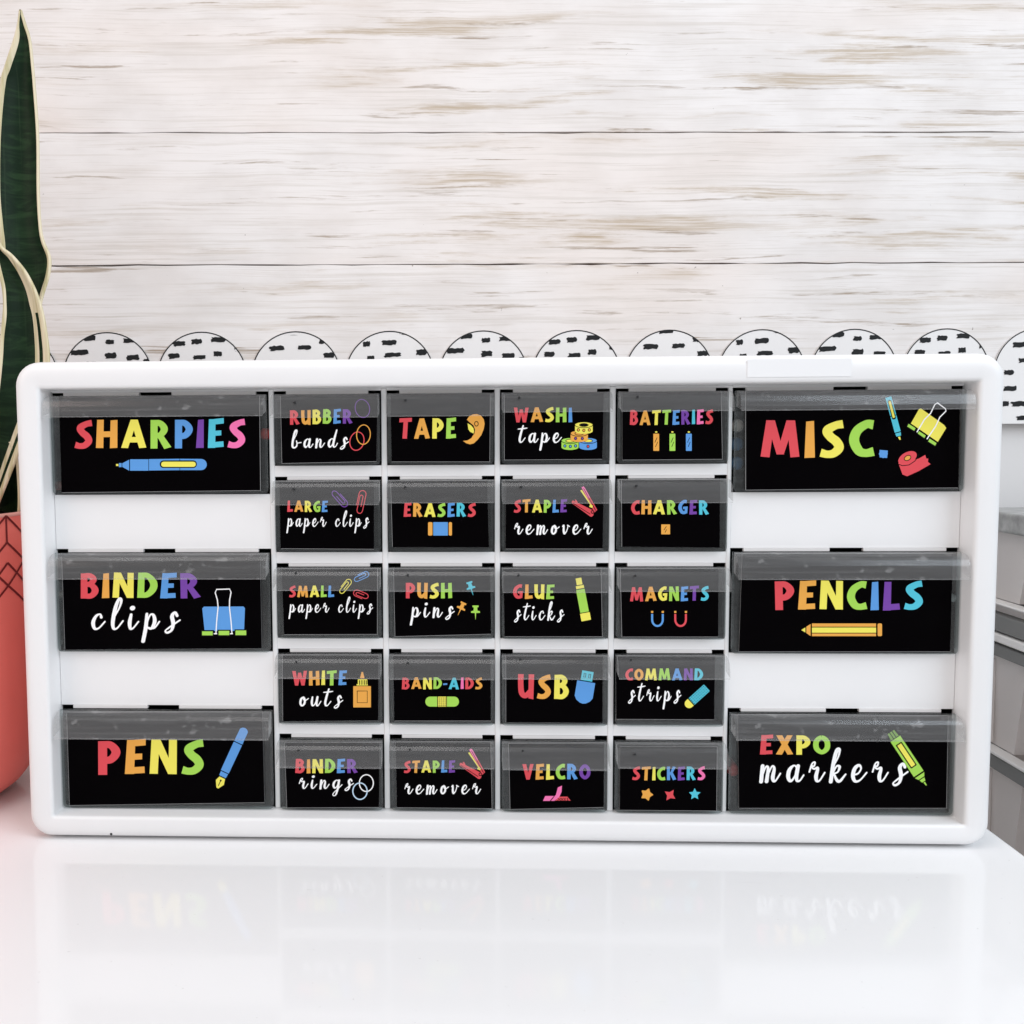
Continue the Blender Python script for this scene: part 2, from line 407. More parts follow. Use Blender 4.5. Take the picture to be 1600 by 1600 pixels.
class Fr:
    """a turned frame: along (u) from a to b, across (v)"""
    def __init__(s, a, b):
        s.a = a; dx, dy = b[0]-a[0], b[1]-a[1]; s.L = math.hypot(dx, dy); s.d = (dx/s.L, dy/s.L)
    def p(s, pts): return [(s.a[0]+s.d[0]*u-s.d[1]*v, s.a[1]+s.d[1]*u+s.d[0]*v) for u, v in pts]
def clip_art(f, L, wd, lw):
    """paper clip: three nested turns, drawn from the outer free end inwards"""
    W, r = wd, wd/2
    def arc(cx, r_, a0, a1): return [(cx+r_*math.cos(math.radians(a0+(a1-a0)*k/8)), r_*math.sin(math.radians(a0+(a1-a0)*k/8))) for k in range(9)]
    q = r*.62
    P = [(L*.32, -r)]+arc(L-r, r, -90, 90)+[(r, r)]
    P2 = [(r*.9+r*math.cos(math.radians(a)), r*.2+(r*.8)*math.sin(math.radians(a))) for a in range(90, 271, 22)]
    P3 = [(L*.72, -q)]+[(L*.72+q*.75*math.cos(math.radians(a)), q*.75*math.sin(math.radians(a))-q*.25) for a in range(-90, 91, 22)]+[(L*.3, q*.5)]
    return ln(f.p(P+P2[1:]+P3), lw)
def stapler(dx, dy):
    m = lambda L: [[(x+dx, y+dy) for x, y in p] for p in L]
    return [('r', m([[(583,765),(597,757),(606,768),(687,912),(668,930),(655,905)], [(520,855),(528,850),(668,920),(660,950),(650,958),(640,955),(520,868)], [(540,842),(552,850),(560,868),(545,862)]])),
            ('k', m([[(583,765),(597,757),(606,768),(640,830),(628,838)]])),
            ('y', m([[(575,785),(586,780),(645,875),(658,885),(655,900),(634,892),(640,878)]])),
            ('n', m(ln([(598,772),(676,915)], 4)+ln([(528,868),(640,940)], 4)+ln([(600,880),(655,905)], 4)+ring(656, 926, 9, 9, 5)))]

A3, A4 = (410, 580, .2375), (770, 580, .2375)
B3, B4 = (410, 860, .2375), (770, 860, .2375)
D3, D4 = (410, 1000, .2375), (770, 1000, .2375)
L1, L2, R1, R2 = (0, 500, .28125), (0, 850, .28125), (1120, 520, .3), (1120, 900, .3)

def pic_marker(): return [
    ('y', [rr(645,800,658,811)]), ('b', [rr(661,795,676,817), [(680,796),(718,776),(718,837),(680,816)], rr(723,774,825,837), [(828,773),(998,771),(998,834),(828,836)],
      [(1001,771),(1118,772)]+[(1118+31*math.sin(math.radians(a)), 803-31*math.cos(math.radians(a))) for a in range(0,181,20)]+[(1001,834)]]),
    ('n', [rr(888,780,1094,822,20)]), ('y', [rr(896,787,1088,816,14)])]
def pic_binder(): return [
    ('b', [[(1133,348),(1352,347),(1361,356),(1356,482),(1137,484),(1124,358)]]),
    ('n', [rr(1118,478,1190,514), rr(1208,476,1282,513), rr(1303,474,1372,512)]),
    ('g', [rr(1123,485,1182,507), rr(1215,482,1274,506), rr(1309,480,1368,506)]),
    ('w', ln([(1200,497),(1204,430),(1212,350),(1208,310),(1196,270),(1204,252),(1276,250),(1284,268),(1276,310),(1275,350),(1284,430),(1289,496)], 6)+ln([(1190,498),(1204,498)], 6)+ln([(1280,498),(1292,498)], 6))]
def pic_pen():
    f = Fr((1362,1022), (1207,1356)); L = f.L
    return [('b', [f.p([(14,-24),(4,-14),(0,0),(4,14),(14,24),(90,25),(90,-25)]), f.p([(95,-25),(95,25),(268,24),(268,-24)]), f.p([(273,-22),(273,22),(298,20),(298,-20)])]),
            ('y', [f.p([(304,-18),(304,16),(330,26),(366,6),(368,-6),(336,-26)])]), ('n', ln(f.p([(322,0),(352,0)]), 4)+[f.p(ell(322,0,6,5,0,12))])]
def pic_misc():
    f = Fr((893,335), (953,558)); g = Fr((1128,420), (1066,515))
    def bc(u, v): return (1128+u*.83+v*-.5, 475+u*.56+v*.84)
    T_ = lambda P: [bc(u, v) for u, v in P]
    return [('c', [f.p([(0,-16),(0,16),(188,16),(188,-16)]), f.p([(193,-15),(193,15),(210,12),(210,-12)])]), ('y', [f.p([(214,-6),(214,6),(230,2),(230,-5)])]),
            ('n', [f.p(rr(16,-10,120,10,8))]+ln(f.p([(100,-16),(100,16)]), 4)), ('y', [f.p(rr(21,-6,112,6,5))]),
            ('y', [[(1062,394),(1183,480),(1194,496),(1150,568),(1010,472),(1052,398)]]),
            ('n', [[(993,468),(1040,498),(1030,520),(985,490)], [(1047,506),(1092,536),(1082,556),(1037,524)], [(1103,546),(1146,574),(1136,596),(1092,566)]]),
            ('g', [[(998,474),(1034,497),(1027,510),(991,488)], [(1052,512),(1087,535),(1080,548),(1045,524)], [(1107,551),(1143,574),(1136,588),(1100,566)]]),
            ('w', ln([(1042,516),(1080,452),(1112,420),(1134,374),(1148,365),(1190,396),(1192,408),(1160,440),(1138,488),(1094,552)], 6)),
            ('r', [ell(992,652,52,30,-28), [(944,678),(1050,655),(1084,636),(1090,655),(1100,655),(1098,672),(1112,684),(1050,720),(990,747),(966,738)]]),
            ('n', ring(992,652,18,12,4,-28)+ln([(945,684),(965,692),(1000,688),(1030,668),(1048,645),(1050,632)], 4)), ('o', [ell(992,652,16,10,-28)])]
def pic_pencil(): return [
    ('y', [[(440,281),(461,268),(461,294)]]), ('o', [[(466,264),(488,250),(488,312),(466,297)], rr(495,247,829,313), rr(837,247,860,313,7)]),
    ('n', [rr(495,264,829,299)]), ('y', [rr(495,268,829,295)])]
def pic_expo():
    f = Fr((906,812), (1092,1092)); L = f.L
    return [('G', [f.p([(0,-20),(0,20),(38,24),(38,-24)])]), ('g', [f.p([(42,-30),(42,30),(262,30),(262,-30)]), f.p([(270,-29),(270,29),(288,18),(288,-18)]), f.p([(293,-15),(293,15),(310,10),(310,-10)]), f.p([(314,-5),(314,5),(334,2),(334,-3)])]),
            ('n', [f.p(rr(72,-18,218,18,4))]+ln(f.p([(0,-7),(38,-8)]), 4)+ln(f.p([(0,8),(38,8)]), 4)), ('y', [f.p(rr(78,-12,212,12,3))])]
def pic_bands(): return [('p', ring(658,245,47,60,5,-14)), ('r', ring(622,460,46,61,6,14)), ('o', ring(665,417,45,64,6,4))]
def pic_tape():
    return [('o', [[(1345,320),(1360,297),(1385,284),(1412,282),(1438,292),(1456,316),(1462,345),(1456,380),(1440,420),(1415,452),(1390,475),(1365,481),(1340,473),(1320,459),(1350,455),(1375,440),(1392,412),(1397,385),(1385,355),(1362,338)]]),
            ('y', [[(1350,343),(1372,355),(1388,374),(1394,396),(1388,414),(1370,404),(1355,382)]]), ('n', ring(1408,346,12,15,5)+ln([(1345,322),(1364,340),(1386,358),(1397,386),(1391,414)], 5)+ln([(1391,414),(1370,402)], 4))]
def roll(cx, cy, rx, ry, h, c, inner, spots):
    L = [(c, [ell(cx, cy, rx, ry), rr(cx-rx, cy, cx+rx, cy+h), ell(cx, cy+h, rx, ry)]),
         ('n', ring(cx, cy, rx*.5, ry*.55, 4)+ln([(cx+rx*math.cos(math.radians(a)), cy+ry*math.sin(math.radians(a))) for a in range(0, 181, 20)], 4)),
         (inner, [ell(cx, cy, rx*.44, ry*.45)])]
    L.append(('n', [ell(cx+dx, cy+h*.62+ry*.6-abs(dx)*.1, 10, 11, 0, 12) for dx, _ in spots]))
    for dx, sc in spots: L.append((sc, [ell(cx+dx, cy+h*.62+ry*.6-abs(dx)*.1, 6, 7, 0, 12)]))
    return L
def pic_washi(): return (roll(508,458,56,18,42,'g','y',((-34,'b'),(2,'b'),(36,'b')))+roll(626,458,58,18,42,'b','y',((0,'r'),))
                         +roll(568,410,57,18,38,'o','o',((-24,'p'),(20,'p')))+roll(598,354,58,18,40,'y','n',((-36,'o'),(0,'o'),(36,'o'))))
def pic_batt():
    L = []
    for x, c in ((1075,'o'), (1181,'g'), (1289,'b')):
        L += [('y', [ell(x,400,8,5,0,12)]), (c, [rr(x-19,411,x+19,524,4)]), ('n', ln([(x+5,438),(x-9,468),(x+9,466),(x-4,496)], 4))]
    return L
def pic_clips2(): return [('p', clip_art(Fr((468,790),(556,890)), 130, 44, 5)), ('r', clip_art(Fr((632,932),(664,786)), 150, 46, 5))]
def pic_eraser(): return [('o', [rr(1090,993,1119,1081,8), rr(1226,993,1247,1081,8)]), ('b', [rr(1124,993,1220,1081)])]
def pic_charger(): return [('o', [rr(1108,1008,1166,1073,3)]), ('n', ln([(1141,1022),(1126,1044),(1143,1042),(1133,1060)], 4))]
def pic_clips3(): return [('y', clip_art(Fr((512,276),(580,192)), 106, 38, 5)), ('b', clip_art(Fr((606,192),(698,150)), 102, 38, 5)), ('r', clip_art(Fr((692,310),(600,272)), 98, 42, 5))]
def pin(a, b, c):
    f = Fr(a, b)
    return (c, [f.p([(0,-20),(0,20),(10,20),(14,11),(34,13),(38,28),(48,30),(50,4),(92,1),(92,-1),(50,-4),(48,-30),(38,-28),(34,-13),(14,-11),(10,-20)])])
def pic_pins(): return [pin((1360,206),(1388,300),'c'), pin((1325,342),(1284,430),'o'), pin((1402,362),(1402,456),'g')]
def pic_glue():
    f = Fr((562,182), (615,462))
    return [('y', [f.p(rr(0,-20,45,18,3)), f.p(rr(50,-27,70,26))]), ('g', [f.p(rr(76,-28,228,29))]), ('y', [f.p(rr(233,-32,284,32,3))])]
def pic_magnets():
    L = []
    for x, c in ((1083,'b'), (1235,'r')):
        p = [(x-35,418),(x-35,455)]+[(x-35*math.cos(math.radians(a)), 455+42*math.sin(math.radians(a))) for a in range(0,181,15)]+[(x+35,455),(x+35,418)]
        L += [(c, ln(p, 13, False)), ('o', [rr(x-42,398,x-28,411), rr(x+28,398,x+42,411)])]
    return L
def pic_bottle():
    return [('o', [[(652,210),(662,210),(672,252),(642,252)], rr(598,303,714,443,4)]), ('y', [rr(628,258,690,296,3), rr(620,290,693,299)]),
            ('n', [q for x in (640,655,670,683) for q in ln([(x,266),(x,292)], 6)]+ln([(624,335),(624,412),(690,412),(690,335),(624,335)], 4))]
def pic_bandage():
    return [('g', [rr(1072,372,1293,438,32)]), ('n', [rr(1150,372,1214,438)]), ('y', [rr(1155,372,1209,438)]),
            ('n', [ell(x,y,4,4,0,8) for x in (1163,1176,1189,1202) for y in (381,394,407,420,432)])]
def pic_usb():
    f = Fr((626,205), (590,420))
    return [('c', [f.p([(0,-38),(0,38),(64,38),(64,-38)])]), ('b', [f.p([(70,-60),(70,60),(172,60),(196,45),(212,20),(216,0),(212,-20),(196,-45),(172,-60)])]),
            ('n', ln(f.p([(18,-22),(18,-10),(42,-10),(42,-22),(18,-22)]), 4)+ln(f.p([(18,10),(18,22),(42,22),(42,10),(18,10)]), 4))]
def pic_strip():
    f = Fr((1408,314), (1270,438)); L = f.L
    return [('c', [f.p(rr(0,-29,135,29,3))]), ('y', [f.p([(142,-29),(142,29)]+[(158+28*math.sin(math.radians(a)), 29*math.cos(math.radians(a))) for a in range(0,181,20)])]),
            ('n', [f.p(ell(u, v, 3.6, 3.6, 0, 8)) for u in range(10,132,15) for v in (-21,-7,7,21)])]
def pic_rings(): return [('w', ring(684,941,46,55,7)), ('s', ring(642,994,47,54,8))]
def pic_velcro():
    return [('k', [[(345,1026),(402,1026),(375,1058),(330,1058)], [(455,958),(452,1000),(436,1035),(405,1058),(382,1058),(415,1020),(428,970)]]),
            ('r', [[(440,1030),(490,1030),(512,1056),(410,1056)]]), ('n', [q for k in range(4) for q in ln([(428+k*20,1040),(448+k*16,1056)], 3)+ln([(450+k*14,1040),(425+k*22,1056)], 3)]),
            ('k', ln([(388,1055),(412,1022)], 3))]
def star(cx, cy, R, r, n, rot=-90): return [(cx+(R if k % 2 == 0 else r)*math.cos(math.radians(rot+180*k/n)), cy+(R if k % 2 == 0 else r)*math.sin(math.radians(rot+180*k/n))) for k in range(2*n)]
def pic_stars():
    s1 = [tuple(p) for p in catmull(star(1013,1016,42,27,5,-70), 4, True)]
    return [('o', [s1]), ('r', [star(1166,1020,42,20,4,-55)]), ('c', [star(1328,1014,40,20,5,-90)])]

# ------------------------------------------------------------------ the room's surfaces
PSI = math.radians(3.0); WO = V((0, .22, 0)); WN = V((-math.sin(PSI), math.cos(PSI), 0)); WX = V((math.cos(PSI), math.sin(PSI), 0))
def wl(px, py):
    p = hit(px, py, WO, WN); return (p-WO).dot(WX), p.z
def wp(x, z, out=0): return WO+WX*x+V((0, 0, z))-WN*out

def wood_mat():
    m, t = newmat('whitewashed_wood')
    b = t.n('ShaderNodeBsdfPrincipled'); o = t.n('ShaderNodeOutputMaterial'); t.l(b.outputs[0], o.inputs[0])
    tc = t.n('ShaderNodeTexCoord').outputs['Object']
    at_ = t.n('ShaderNodeAttribute'); at_.attribute_name = 'plank'
    cx = t.n('ShaderNodeCombineXYZ'); t.l(t.val('MULTIPLY', at_.outputs['Fac'], 3.7), cx.inputs[0]); t.l(t.val('MULTIPLY', at_.outputs['Fac'], 1.3), cx.inputs[1])
    ad = t.n('ShaderNodeVectorMath', operation='ADD'); t.l(tc, ad.inputs[0]); t.l(cx.outputs[0], ad.inputs[1])
    v = ad.outputs[0]
    wv = t.noise(v, (9, 1, 14), 2)                 # slow waviness of the grain
    wc = t.n('ShaderNodeCombineXYZ'); t.l(t.val('MULTIPLY', t.val('SUBTRACT', wv, .5), .006), wc.inputs[2])
    a2 = t.n('ShaderNodeVectorMath', operation='ADD'); t.l(v, a2.inputs[0]); t.l(wc.outputs[0], a2.inputs[1]); v = a2.outputs[0]
    fib = t.noise(v, (14, 1, 900), 6, .7)          # fine fibres
    fib2 = t.noise(v, (6, 1, 330), 6, .62)
    rag = t.noise(v, (70, 1, 420), 5, .7)          # ragged ends
    pat = t.noise(v, (5.5, 1, 70), 5, .55, .35)    # worn tan patches
    big = t.noise(v, (2.6, 1, 17), 3)
    st = t.noise(v, (8, 1, 170), 5, .6, .25)       # single dark streaks
    mott = t.noise(v, (16, 1, 34), 5)
    pink = t.noise(v, (3, 1, 9), 2)  # random warm tone, also stands in for peach light on the wall
    col = t.mixc(t.ramp(mott, .35, .68), srgb(233, 229, 227), srgb(223, 218, 215))
    col = t.mixc(t.val('MULTIPLY', t.ramp(pink, .45, .7), .4), col, srgb(226, 210, 199))
    col = t.mixc(t.val('MULTIPLY', t.ramp(fib2, .49, .70), .5), col, srgb(200, 192, 183))
    pr = t.val('ADD', pat, t.val('MULTIPLY', t.val('SUBTRACT', rag, .5), .16))
    f1 = t.val('MULTIPLY', t.ramp(pr, .52, .66), t.ramp(big, .40, .58, .08, 1))
    f1 = t.val('MULTIPLY', f1, t.ramp(fib, .36, .60, .15, 1))
    col = t.mixc(t.val('MULTIPLY', f1, .8), col, srgb(176, 155, 126))
    sr = t.val('ADD', st, t.val('MULTIPLY', t.val('SUBTRACT', rag, .5), .12))
    f2 = t.val('MULTIPLY', t.ramp(sr, .60, .68), t.ramp(fib, .38, .58, .2, 1))
    col = t.mixc(t.val('MULTIPLY', f2, .8), col, srgb(148, 128, 106))
    col = t.mixc(t.val('MULTIPLY', t.ramp(fib, .54, .68), .26), col, srgb(168, 154, 138))
    dots = t.noise(v, (230, 1, 260), 2)
    col = t.mixc(t.val('MULTIPLY', t.ramp(dots, .77, .80), .7), col, srgb(105, 92, 82))
    t.l(col, b.inputs['Base Color']); b.inputs['Roughness'].default_value = .62; b.inputs['Specular IOR Level'].default_value = .3
    bp = t.n('ShaderNodeBump'); bp.inputs['Strength'].default_value = .12; bp.inputs['Distance'].default_value = .0006
    t.l(fib2, bp.inputs['Height']); t.l(bp.outputs[0], b.inputs['Normal'])
    return m
M_WOOD = wood_mat()
M_SEAM = plain('dark_seam', srgb(96, 66, 52), .8, .1, .2)

z_a = wl(800, 207)[1]; z_b = wl(800, 412.5)[1]; z_c = wl(1580, 661)[1]
ph = z_a-z_b
bm = bmesh.new(); lay = bm.faces.layers.float.new('plank')
zz = z_a+3*ph; k = 0
XA, XB = -1.3, 1.1
while zz > z_c+.002:
    zb = max(zz-ph, z_c)
    n = 120; e = .0010
    top = [(XA+(XB-XA)*i/n, zz-e*(.5+1.0*noise.noise(V((i*.9, k*7.1, 0))))*.9) for i in range(n+1)]
    bot = [(XA+(XB-XA)*i/n, zb+(e*(.5+1.0*noise.noise(V((i*.9, k*7.1+3, 5))))*.9 if zb > z_c else 0)) for i in range(n+1)]
    ft = [bm.verts.new(wp(x, z)) for x, z in top]; fb = [bm.verts.new(wp(x, z)) for x, z in bot]
    bt = [bm.verts.new(wp(x, z, -.006)) for x, z in top]; bb = [bm.verts.new(wp(x, z, -.006)) for x, z in bot]
    for i in range(n):
        for q in ((fb[i], fb[i+1], ft[i+1], ft[i]), (ft[i], ft[i+1], bt[i+1], bt[i]), (fb[i+1], fb[i], bb[i], bb[i+1])):
            f = bm.faces.new(q); f[lay] = k*1.37+.4
    zz -= ph; k += 1
q = [bm.verts.new(wp(x, z, -.0045)) for x, z in ((XA, z_c+.003), (XB, z_c+.003), (XB, z_a+3*ph), (XA, z_a+3*ph))]
f = bm.faces.new(q); f.material_index = 1
for f in bm.faces: pass
o = obj('plank_wall', bm, [M_WOOD, M_SEAM], origin=(0, .22, 0), recalc=False)
tag(o, 'whitewashed wood plank wall with tan grain behind the drawer cabinet', 'wall')
M_PAINT = plain('pale_wall_paint', (.72, .70, .69), .7, .2, .02, 6)
bm = bmesh.new()
prism(bm, [wp(XA, -.76, -.008), wp(XB, -.76, -.008), wp(XB, z_a+3*ph, -.008), wp(XA, z_a+3*ph, -.008)], WN*.05)
o = obj('painted_wall', bm, M_PAINT, origin=(0, .25, -.75)); tag(o, 'plain pale painted wall seen below the plank boards at right', 'wall')

# scalloped border strip with black brush dashes
M_PAPER = plain('border_paper', (.80, .785, .775), .6, .25, .02)
M_DASH = plain('border_black_ink', (.013, .014, .015), .6, .2, .1)
cxs = [22, 167, 313, 458, 602, 746, 891, 1035, 1180, 1328, 1474, 1619]
cen = [wl(x, 516.5+70) for x in cxs]; zc = sum(c[1] for c in cen)/len(cen)
pitch = (cen[-1][0]-cen[0][0])/11; Rs = pitch*.478; xo = cen[0][0]
U = pitch/145.2
DA = [(-27,9,19,8),(4,15,13,7),(33,13,19,7),(-44,31,28,8),(5,36,18,9),(39,39,19,8),(61,43,12,4),(-25,47,16,4),(24,62,20,8),(-40,66,22,7),(58,66,14,6),(-8,84,18,8),(40,90,22,8),(-52,96,16,8)]
DB = [(-35,18,19,8),(-8,15,16,8),(25,12,22,8),(55,26,8,10),(-43,37,17,8),(-4,39,19,7),(24,34,13,8),(50,52,14,7),(-20,60,20,7),(10,70,16,8),(-54,72,12,8),(42,80,20,7),(-30,92,22,8)]
DC = [(-6,3,23,6),(-30,26,23,8),(13,25,20,7),(42,15,13,9),(51,37,17,8),(-20,50,24,7),(-46,69,16,8),(-43,94,22,8),(22,50,22,8),(-28,118,26,8),(-20,140,22,7),(10,76,18,7),(40,92,20,8),(-50,118,12,8)]
DD = [(-36,20,11,8),(-1,18,22,8),(22,3,14,5),(4,37,25,7),(49,33,17,9),(-30,41,12,6),(-50,60,16,7),(24,60,20,8),(-14,76,22,7),(54,84,12,8),(-44,92,18,8),(14,98,18,7)]
bm = bmesh.new(); OUT = .0012
lo, hi = -5, 13
outline = []
for i in range(lo, hi):
    c = xo+pitch*i
    a0 = math.asin(min(1, .0))
    for k in range(25):
        a = math.pi-math.pi*k/24
        outline.append((c+Rs*math.cos(a), zc+Rs*math.sin(a)))
z_bot = z_c-.0005
poly = outline+[(xo+pitch*(hi-1)+Rs, z_bot), (xo+pitch*lo-Rs, z_bot)]
vs, fs = union([[(x*10, z*10) for x, z in poly]])
bv = [bm.verts.new(wp(x/10, z/10, OUT)) for x, z in vs]
for f in fs: bm.faces.new([bv[i] for i in f])
# paper thickness
r1 = [bm.verts.new(wp(x, z, OUT)) for x, z in poly]; r2 = [bm.verts.new(wp(x, z, .0004)) for x, z in poly]
for i in range(len(poly)): bm.faces.new((r1[i], r1[(i+1) % len(poly)], r2[(i+1) % len(poly)], r2[i]))
for i in range(lo, hi):
    c = xo+pitch*i
    arc = [(c+(Rs-.0004)*math.cos(math.pi-math.pi*k/28), zc+(Rs-.0004)*math.sin(math.pi-math.pi*k/28), .00085) for k in range(29)]
    T_ = quads([(x*100, z*100, w_*100) for x, z, w_ in arc])
    vs, fs = union(T_); bv = [bm.verts.new(wp(x/100, z/100, OUT+.00012)) for x, z in vs]
    for f in fs: bm.faces.new([bv[j] for j in f]).material_index = 1
    rng = random.Random(i*13+5)
    for dx, dy, w_, h_ in (DA, DB, DC, DD)[(i-1) % 4]:
        if i == 11 and dx > 70: continue
        P = []
        x0, z0 = c+dx*U, zc+Rs-dy*U
        w2, h2 = w_*U/2*1.0, h_*U/2*.98
        m_ = 7
        for j in range(m_): P.append((.88*(-w2+2*w2*j/(m_-1)), h2*(1+rng.uniform(-.22, .15))))
        for j in range(3): P.append((w2*(1.04+rng.uniform(-.1, .1)), h2*(.5-.5*j)))
        for j in range(m_): P.append((.9*(w2-2*w2*j/(m_-1)), -h2*(1+rng.uniform(-.25, .15))))
        for j in range(3): P.append((-w2*(1+rng.uniform(-.3, .1)), h2*(-.5+.5*j)))
        Q = []
        for x, z in P:
            x, z = x0+x, z0+z+.04*x
            d = math.hypot(x-c, z-zc)
            if z > zc and d > Rs-.0003: x, z = c+(x-c)/d*(Rs-.0003), zc+(z-zc)/d*(Rs-.0003)
            Q.append((x*100, max(z, z_bot)*100))
        vs, fs = union([Q]); bv = [bm.verts.new(wp(x/100, z/100, OUT+.00022)) for x, z in vs]
        for f in fs:
            try: bm.faces.new([bv[j] for j in f]).material_index = 1
            except ValueError: pass
bm.normal_update()
for f in bm.faces:
    if f.normal.dot(WN) > 0: f.normal_flip()
o = obj('scalloped_border', bm, [M_PAPER, M_DASH], origin=(0, .22, .2), recalc=False)
tag(o, 'white scalloped paper border with black brush dashes along the foot of the plank wall', 'wall border')

# ------------------------------------------------------------------ table, floor
def table_mat():
    m, t = newmat('glossy_white_laminate')
    b = t.n('ShaderNodeBsdfPrincipled'); o = t.n('ShaderNodeOutputMaterial'); t.l(b.outputs[0], o.inputs[0])
    tc = t.n('ShaderNodeTexCoord').outputs['Object']
    nz = t.noise(tc, (7, 5, 5), 4)
    col = t.mixc(nz, (.845, .845, .85), (.875, .875, .88))
    sm = t.noise(tc, (38, 160, 30), 5, .6)
    col = t.mixc(t.val('MULTIPLY', t.ramp(sm, .66, .78), .10), col, (.6, .6, .6))
    du = t.noise(tc, 420, 2); col = t.mixc(t.val('MULTIPLY', t.ramp(du, .73, .78), .3), col, (.42, .40, .38))
    t.l(col, b.inputs['Base Color'])
    t.l(t.ramp(t.noise(tc, 22, 5), .3, .7, .045, .10), b.inputs['Roughness'])
    b.inputs['Specular IOR Level'].default_value = .3
    return m
M_TABLE = table_mat()
bm = bmesh.new(); box(bm, (-.75, -.62, -.030), (.2707, .2, -.0018), 0, .002)
tb = thing('table', 'glossy white table carrying the drawer cabinet', 'table', (-.24, -.2, -.75))
obj('tabletop', bm, M_TABLE, tb)
M_METAL = plain('grey_metal', (.42, .42, .42), .4)
for sx in (-.70, .22):
    for sy in (-.57, .15):
        bm = bmesh.new(); box(bm, (sx-.02, sy-.02, -.75), (sx+.02, sy+.02, -.0305), 0, .002); obj('leg', bm, M_METAL, tb)
M_FLOOR = plain('grey_floor', (.35, .34, .33), .6, .3, .1, 4)
bm = bmesh.new(); box(bm, (-2, -2, -.8), (2, .21, -.7505)); o = obj('floor', bm, M_FLOOR, origin=(0, 0, -.75)); o['kind'] = 'structure'

# ------------------------------------------------------------------ cabinet
YG, YD = .013, .0095          # grid front plane, card plane
cab = thing('storage_cabinet', 'white plastic cabinet of clear drawers standing on the white table', 'drawer cabinet', (0, .07, 0))
oq = [at(23,566,.004), at(1570,551,.004), at(49,1308,.004), at(1542,1324,.004)]
OX0, OX1 = (oq[0].x+oq[2].x)/2, (oq[1].x+oq[3].x)/2; OZ0, OZ1 = -.0006, (oq[0].z+oq[1].z)/2
iq = [at(61,609,0), at(1530,594,0), at(83,1279,0), at(1510,1287,0)]
IX0, IX1 = (iq[0].x+iq[2].x)/2, (iq[1].x+iq[3].x)/2; IZ0, IZ1 = (iq[2].z+iq[3].z)/2, (iq[0].z+iq[1].z)/2
DEPTH = .155
def rloop(bm, t, Y, r, n=8):
    x0, x1 = OX0+(IX0-OX0)*t, OX1+(IX1-OX1)*t; z0, z1 = OZ0+(IZ0-OZ0)*t, OZ1+(IZ1-OZ1)*t
    out = []
    for cx, cz, a0 in ((x1-r, z1-r, 0), (x0+r, z1-r, 90), (x0+r, z0+r, 180), (x1-r, z0+r, 270)):
        out += [bm.verts.new((cx+r*math.cos(math.radians(a0+90*k/n)), Y, cz+r*math.sin(math.radians(a0+90*k/n)))) for k in range(n+1)]
    return out
bm = bmesh.new()
loops = [rloop(bm, t, Y, r) for t, Y, r in ((.03,DEPTH,.012),(0,DEPTH-.002,.0125),(0,.0068,.0125),(.03,.0040,.0123),(.10,.0018,.0115),(.22,.0005,.010),(.36,0,.0085),(.5,0,.007),(.86,0,.0022),(.95,.0004,.0014),(.99,.0012,.0011),(1.0,.0024,.001),(1.03,YG+.002,.001))]
for a, b in zip(loops, loops[1:]):
    for i in range(len(a)): bm.faces.new((a[i], a[(i+1) % len(a)], b[(i+1) % len(a)], b[i]))
bm.faces.new(loops[0])
fr = obj('frame', bm, M_WHITE, cab, smooth=True)

WIDE_L = [(78.7,421,611,774), (87,424.7,859.5,1018.8), (95.6,428.4,1103.5,1263.5)]
WIDE_R = [(1144,1509,598.6,767.5), (1140,1500,854,1020), (1136.5,1493,1105.5,1268.5)]
SM = [[(429,595,609,728.4),(605.2,772.2,608,728),(780.7,952.4,603.8,725),(961.2,1137,603.3,723.7)],
      [(431.4,596.4,745,862.6),(606,772.7,744.6,862.6),(781.4,952.4,742.7,862.6),(961.2,1133.4,741.5,862.6)],
      [(433.3,598.8,880.9,997.8),(606.7,772.7,879.7,997.8),(781.9,950,879.5,997.8),(960,1131.5,879,997.8)],
      [(433.8,599.3,1014,1131.8),(607,773.4,1013.8,1131.8),(782.4,949.3,1014.7,1133),(958.8,1131,1015.4,1131.8)],
      [(436,600.7,1147.7,1263),(610,773.9,1147.7,1264.8),(781.9,949.3,1149.6,1264.8),(958.8,1133.4,1150,1266)]]
def rect(q):
    x0, x1, y0, y1 = q; ym, xm = (y0+y1)/2, (x0+x1)/2
    return at(x0, ym, YG).x, at(x1, ym, YG).x, at(xm, y1, YG).z, at(xm, y0, YG).z
avg = lambda L: sum(L)/len(L)
gx0, gx1, gz0, gz1 = IX0+.0004, IX1-.0004, IZ0+.0004, IZ1-.0004
colsX, rowsZ = [], []
for c in range(6):
    R_ = [rect(q) for q in (WIDE_L if c == 0 else WIDE_R if c == 5 else [SM[r][c-1] for r in range(5)])]
    colsX.append((avg([r[0] for r in R_]), avg([r[1] for r in R_]))); rowsZ.append([(r[2], r[3]) for r in R_])
wz = [(avg([rowsZ[0][i][0], rowsZ[5][i][0]]), avg([rowsZ[0][i][1], rowsZ[5][i][1]])) for i in range(3)]
sz = [(avg([rowsZ[c][i][0] for c in (1,2,3,4)]), avg([rowsZ[c][i][1] for c in (1,2,3,4)])) for i in range(5)]
wz[0] = (wz[0][0], gz1-.0012); sz[0] = (sz[0][0], gz1-.0012)
wz[2] = (gz0+.0002, wz[2][1]); sz[4] = (gz0+.0002, sz[4][1])
colsX[0] = (max(colsX[0][0], gx0+.0002), colsX[0][1]); colsX[5] = (colsX[5][0], min(colsX[5][1], gx1-.0002))
bm = bmesh.new(); bk = bmesh.new()
edges = [gx0]+[x for c in colsX for x in c]+[gx1]
YB = YG+.0022
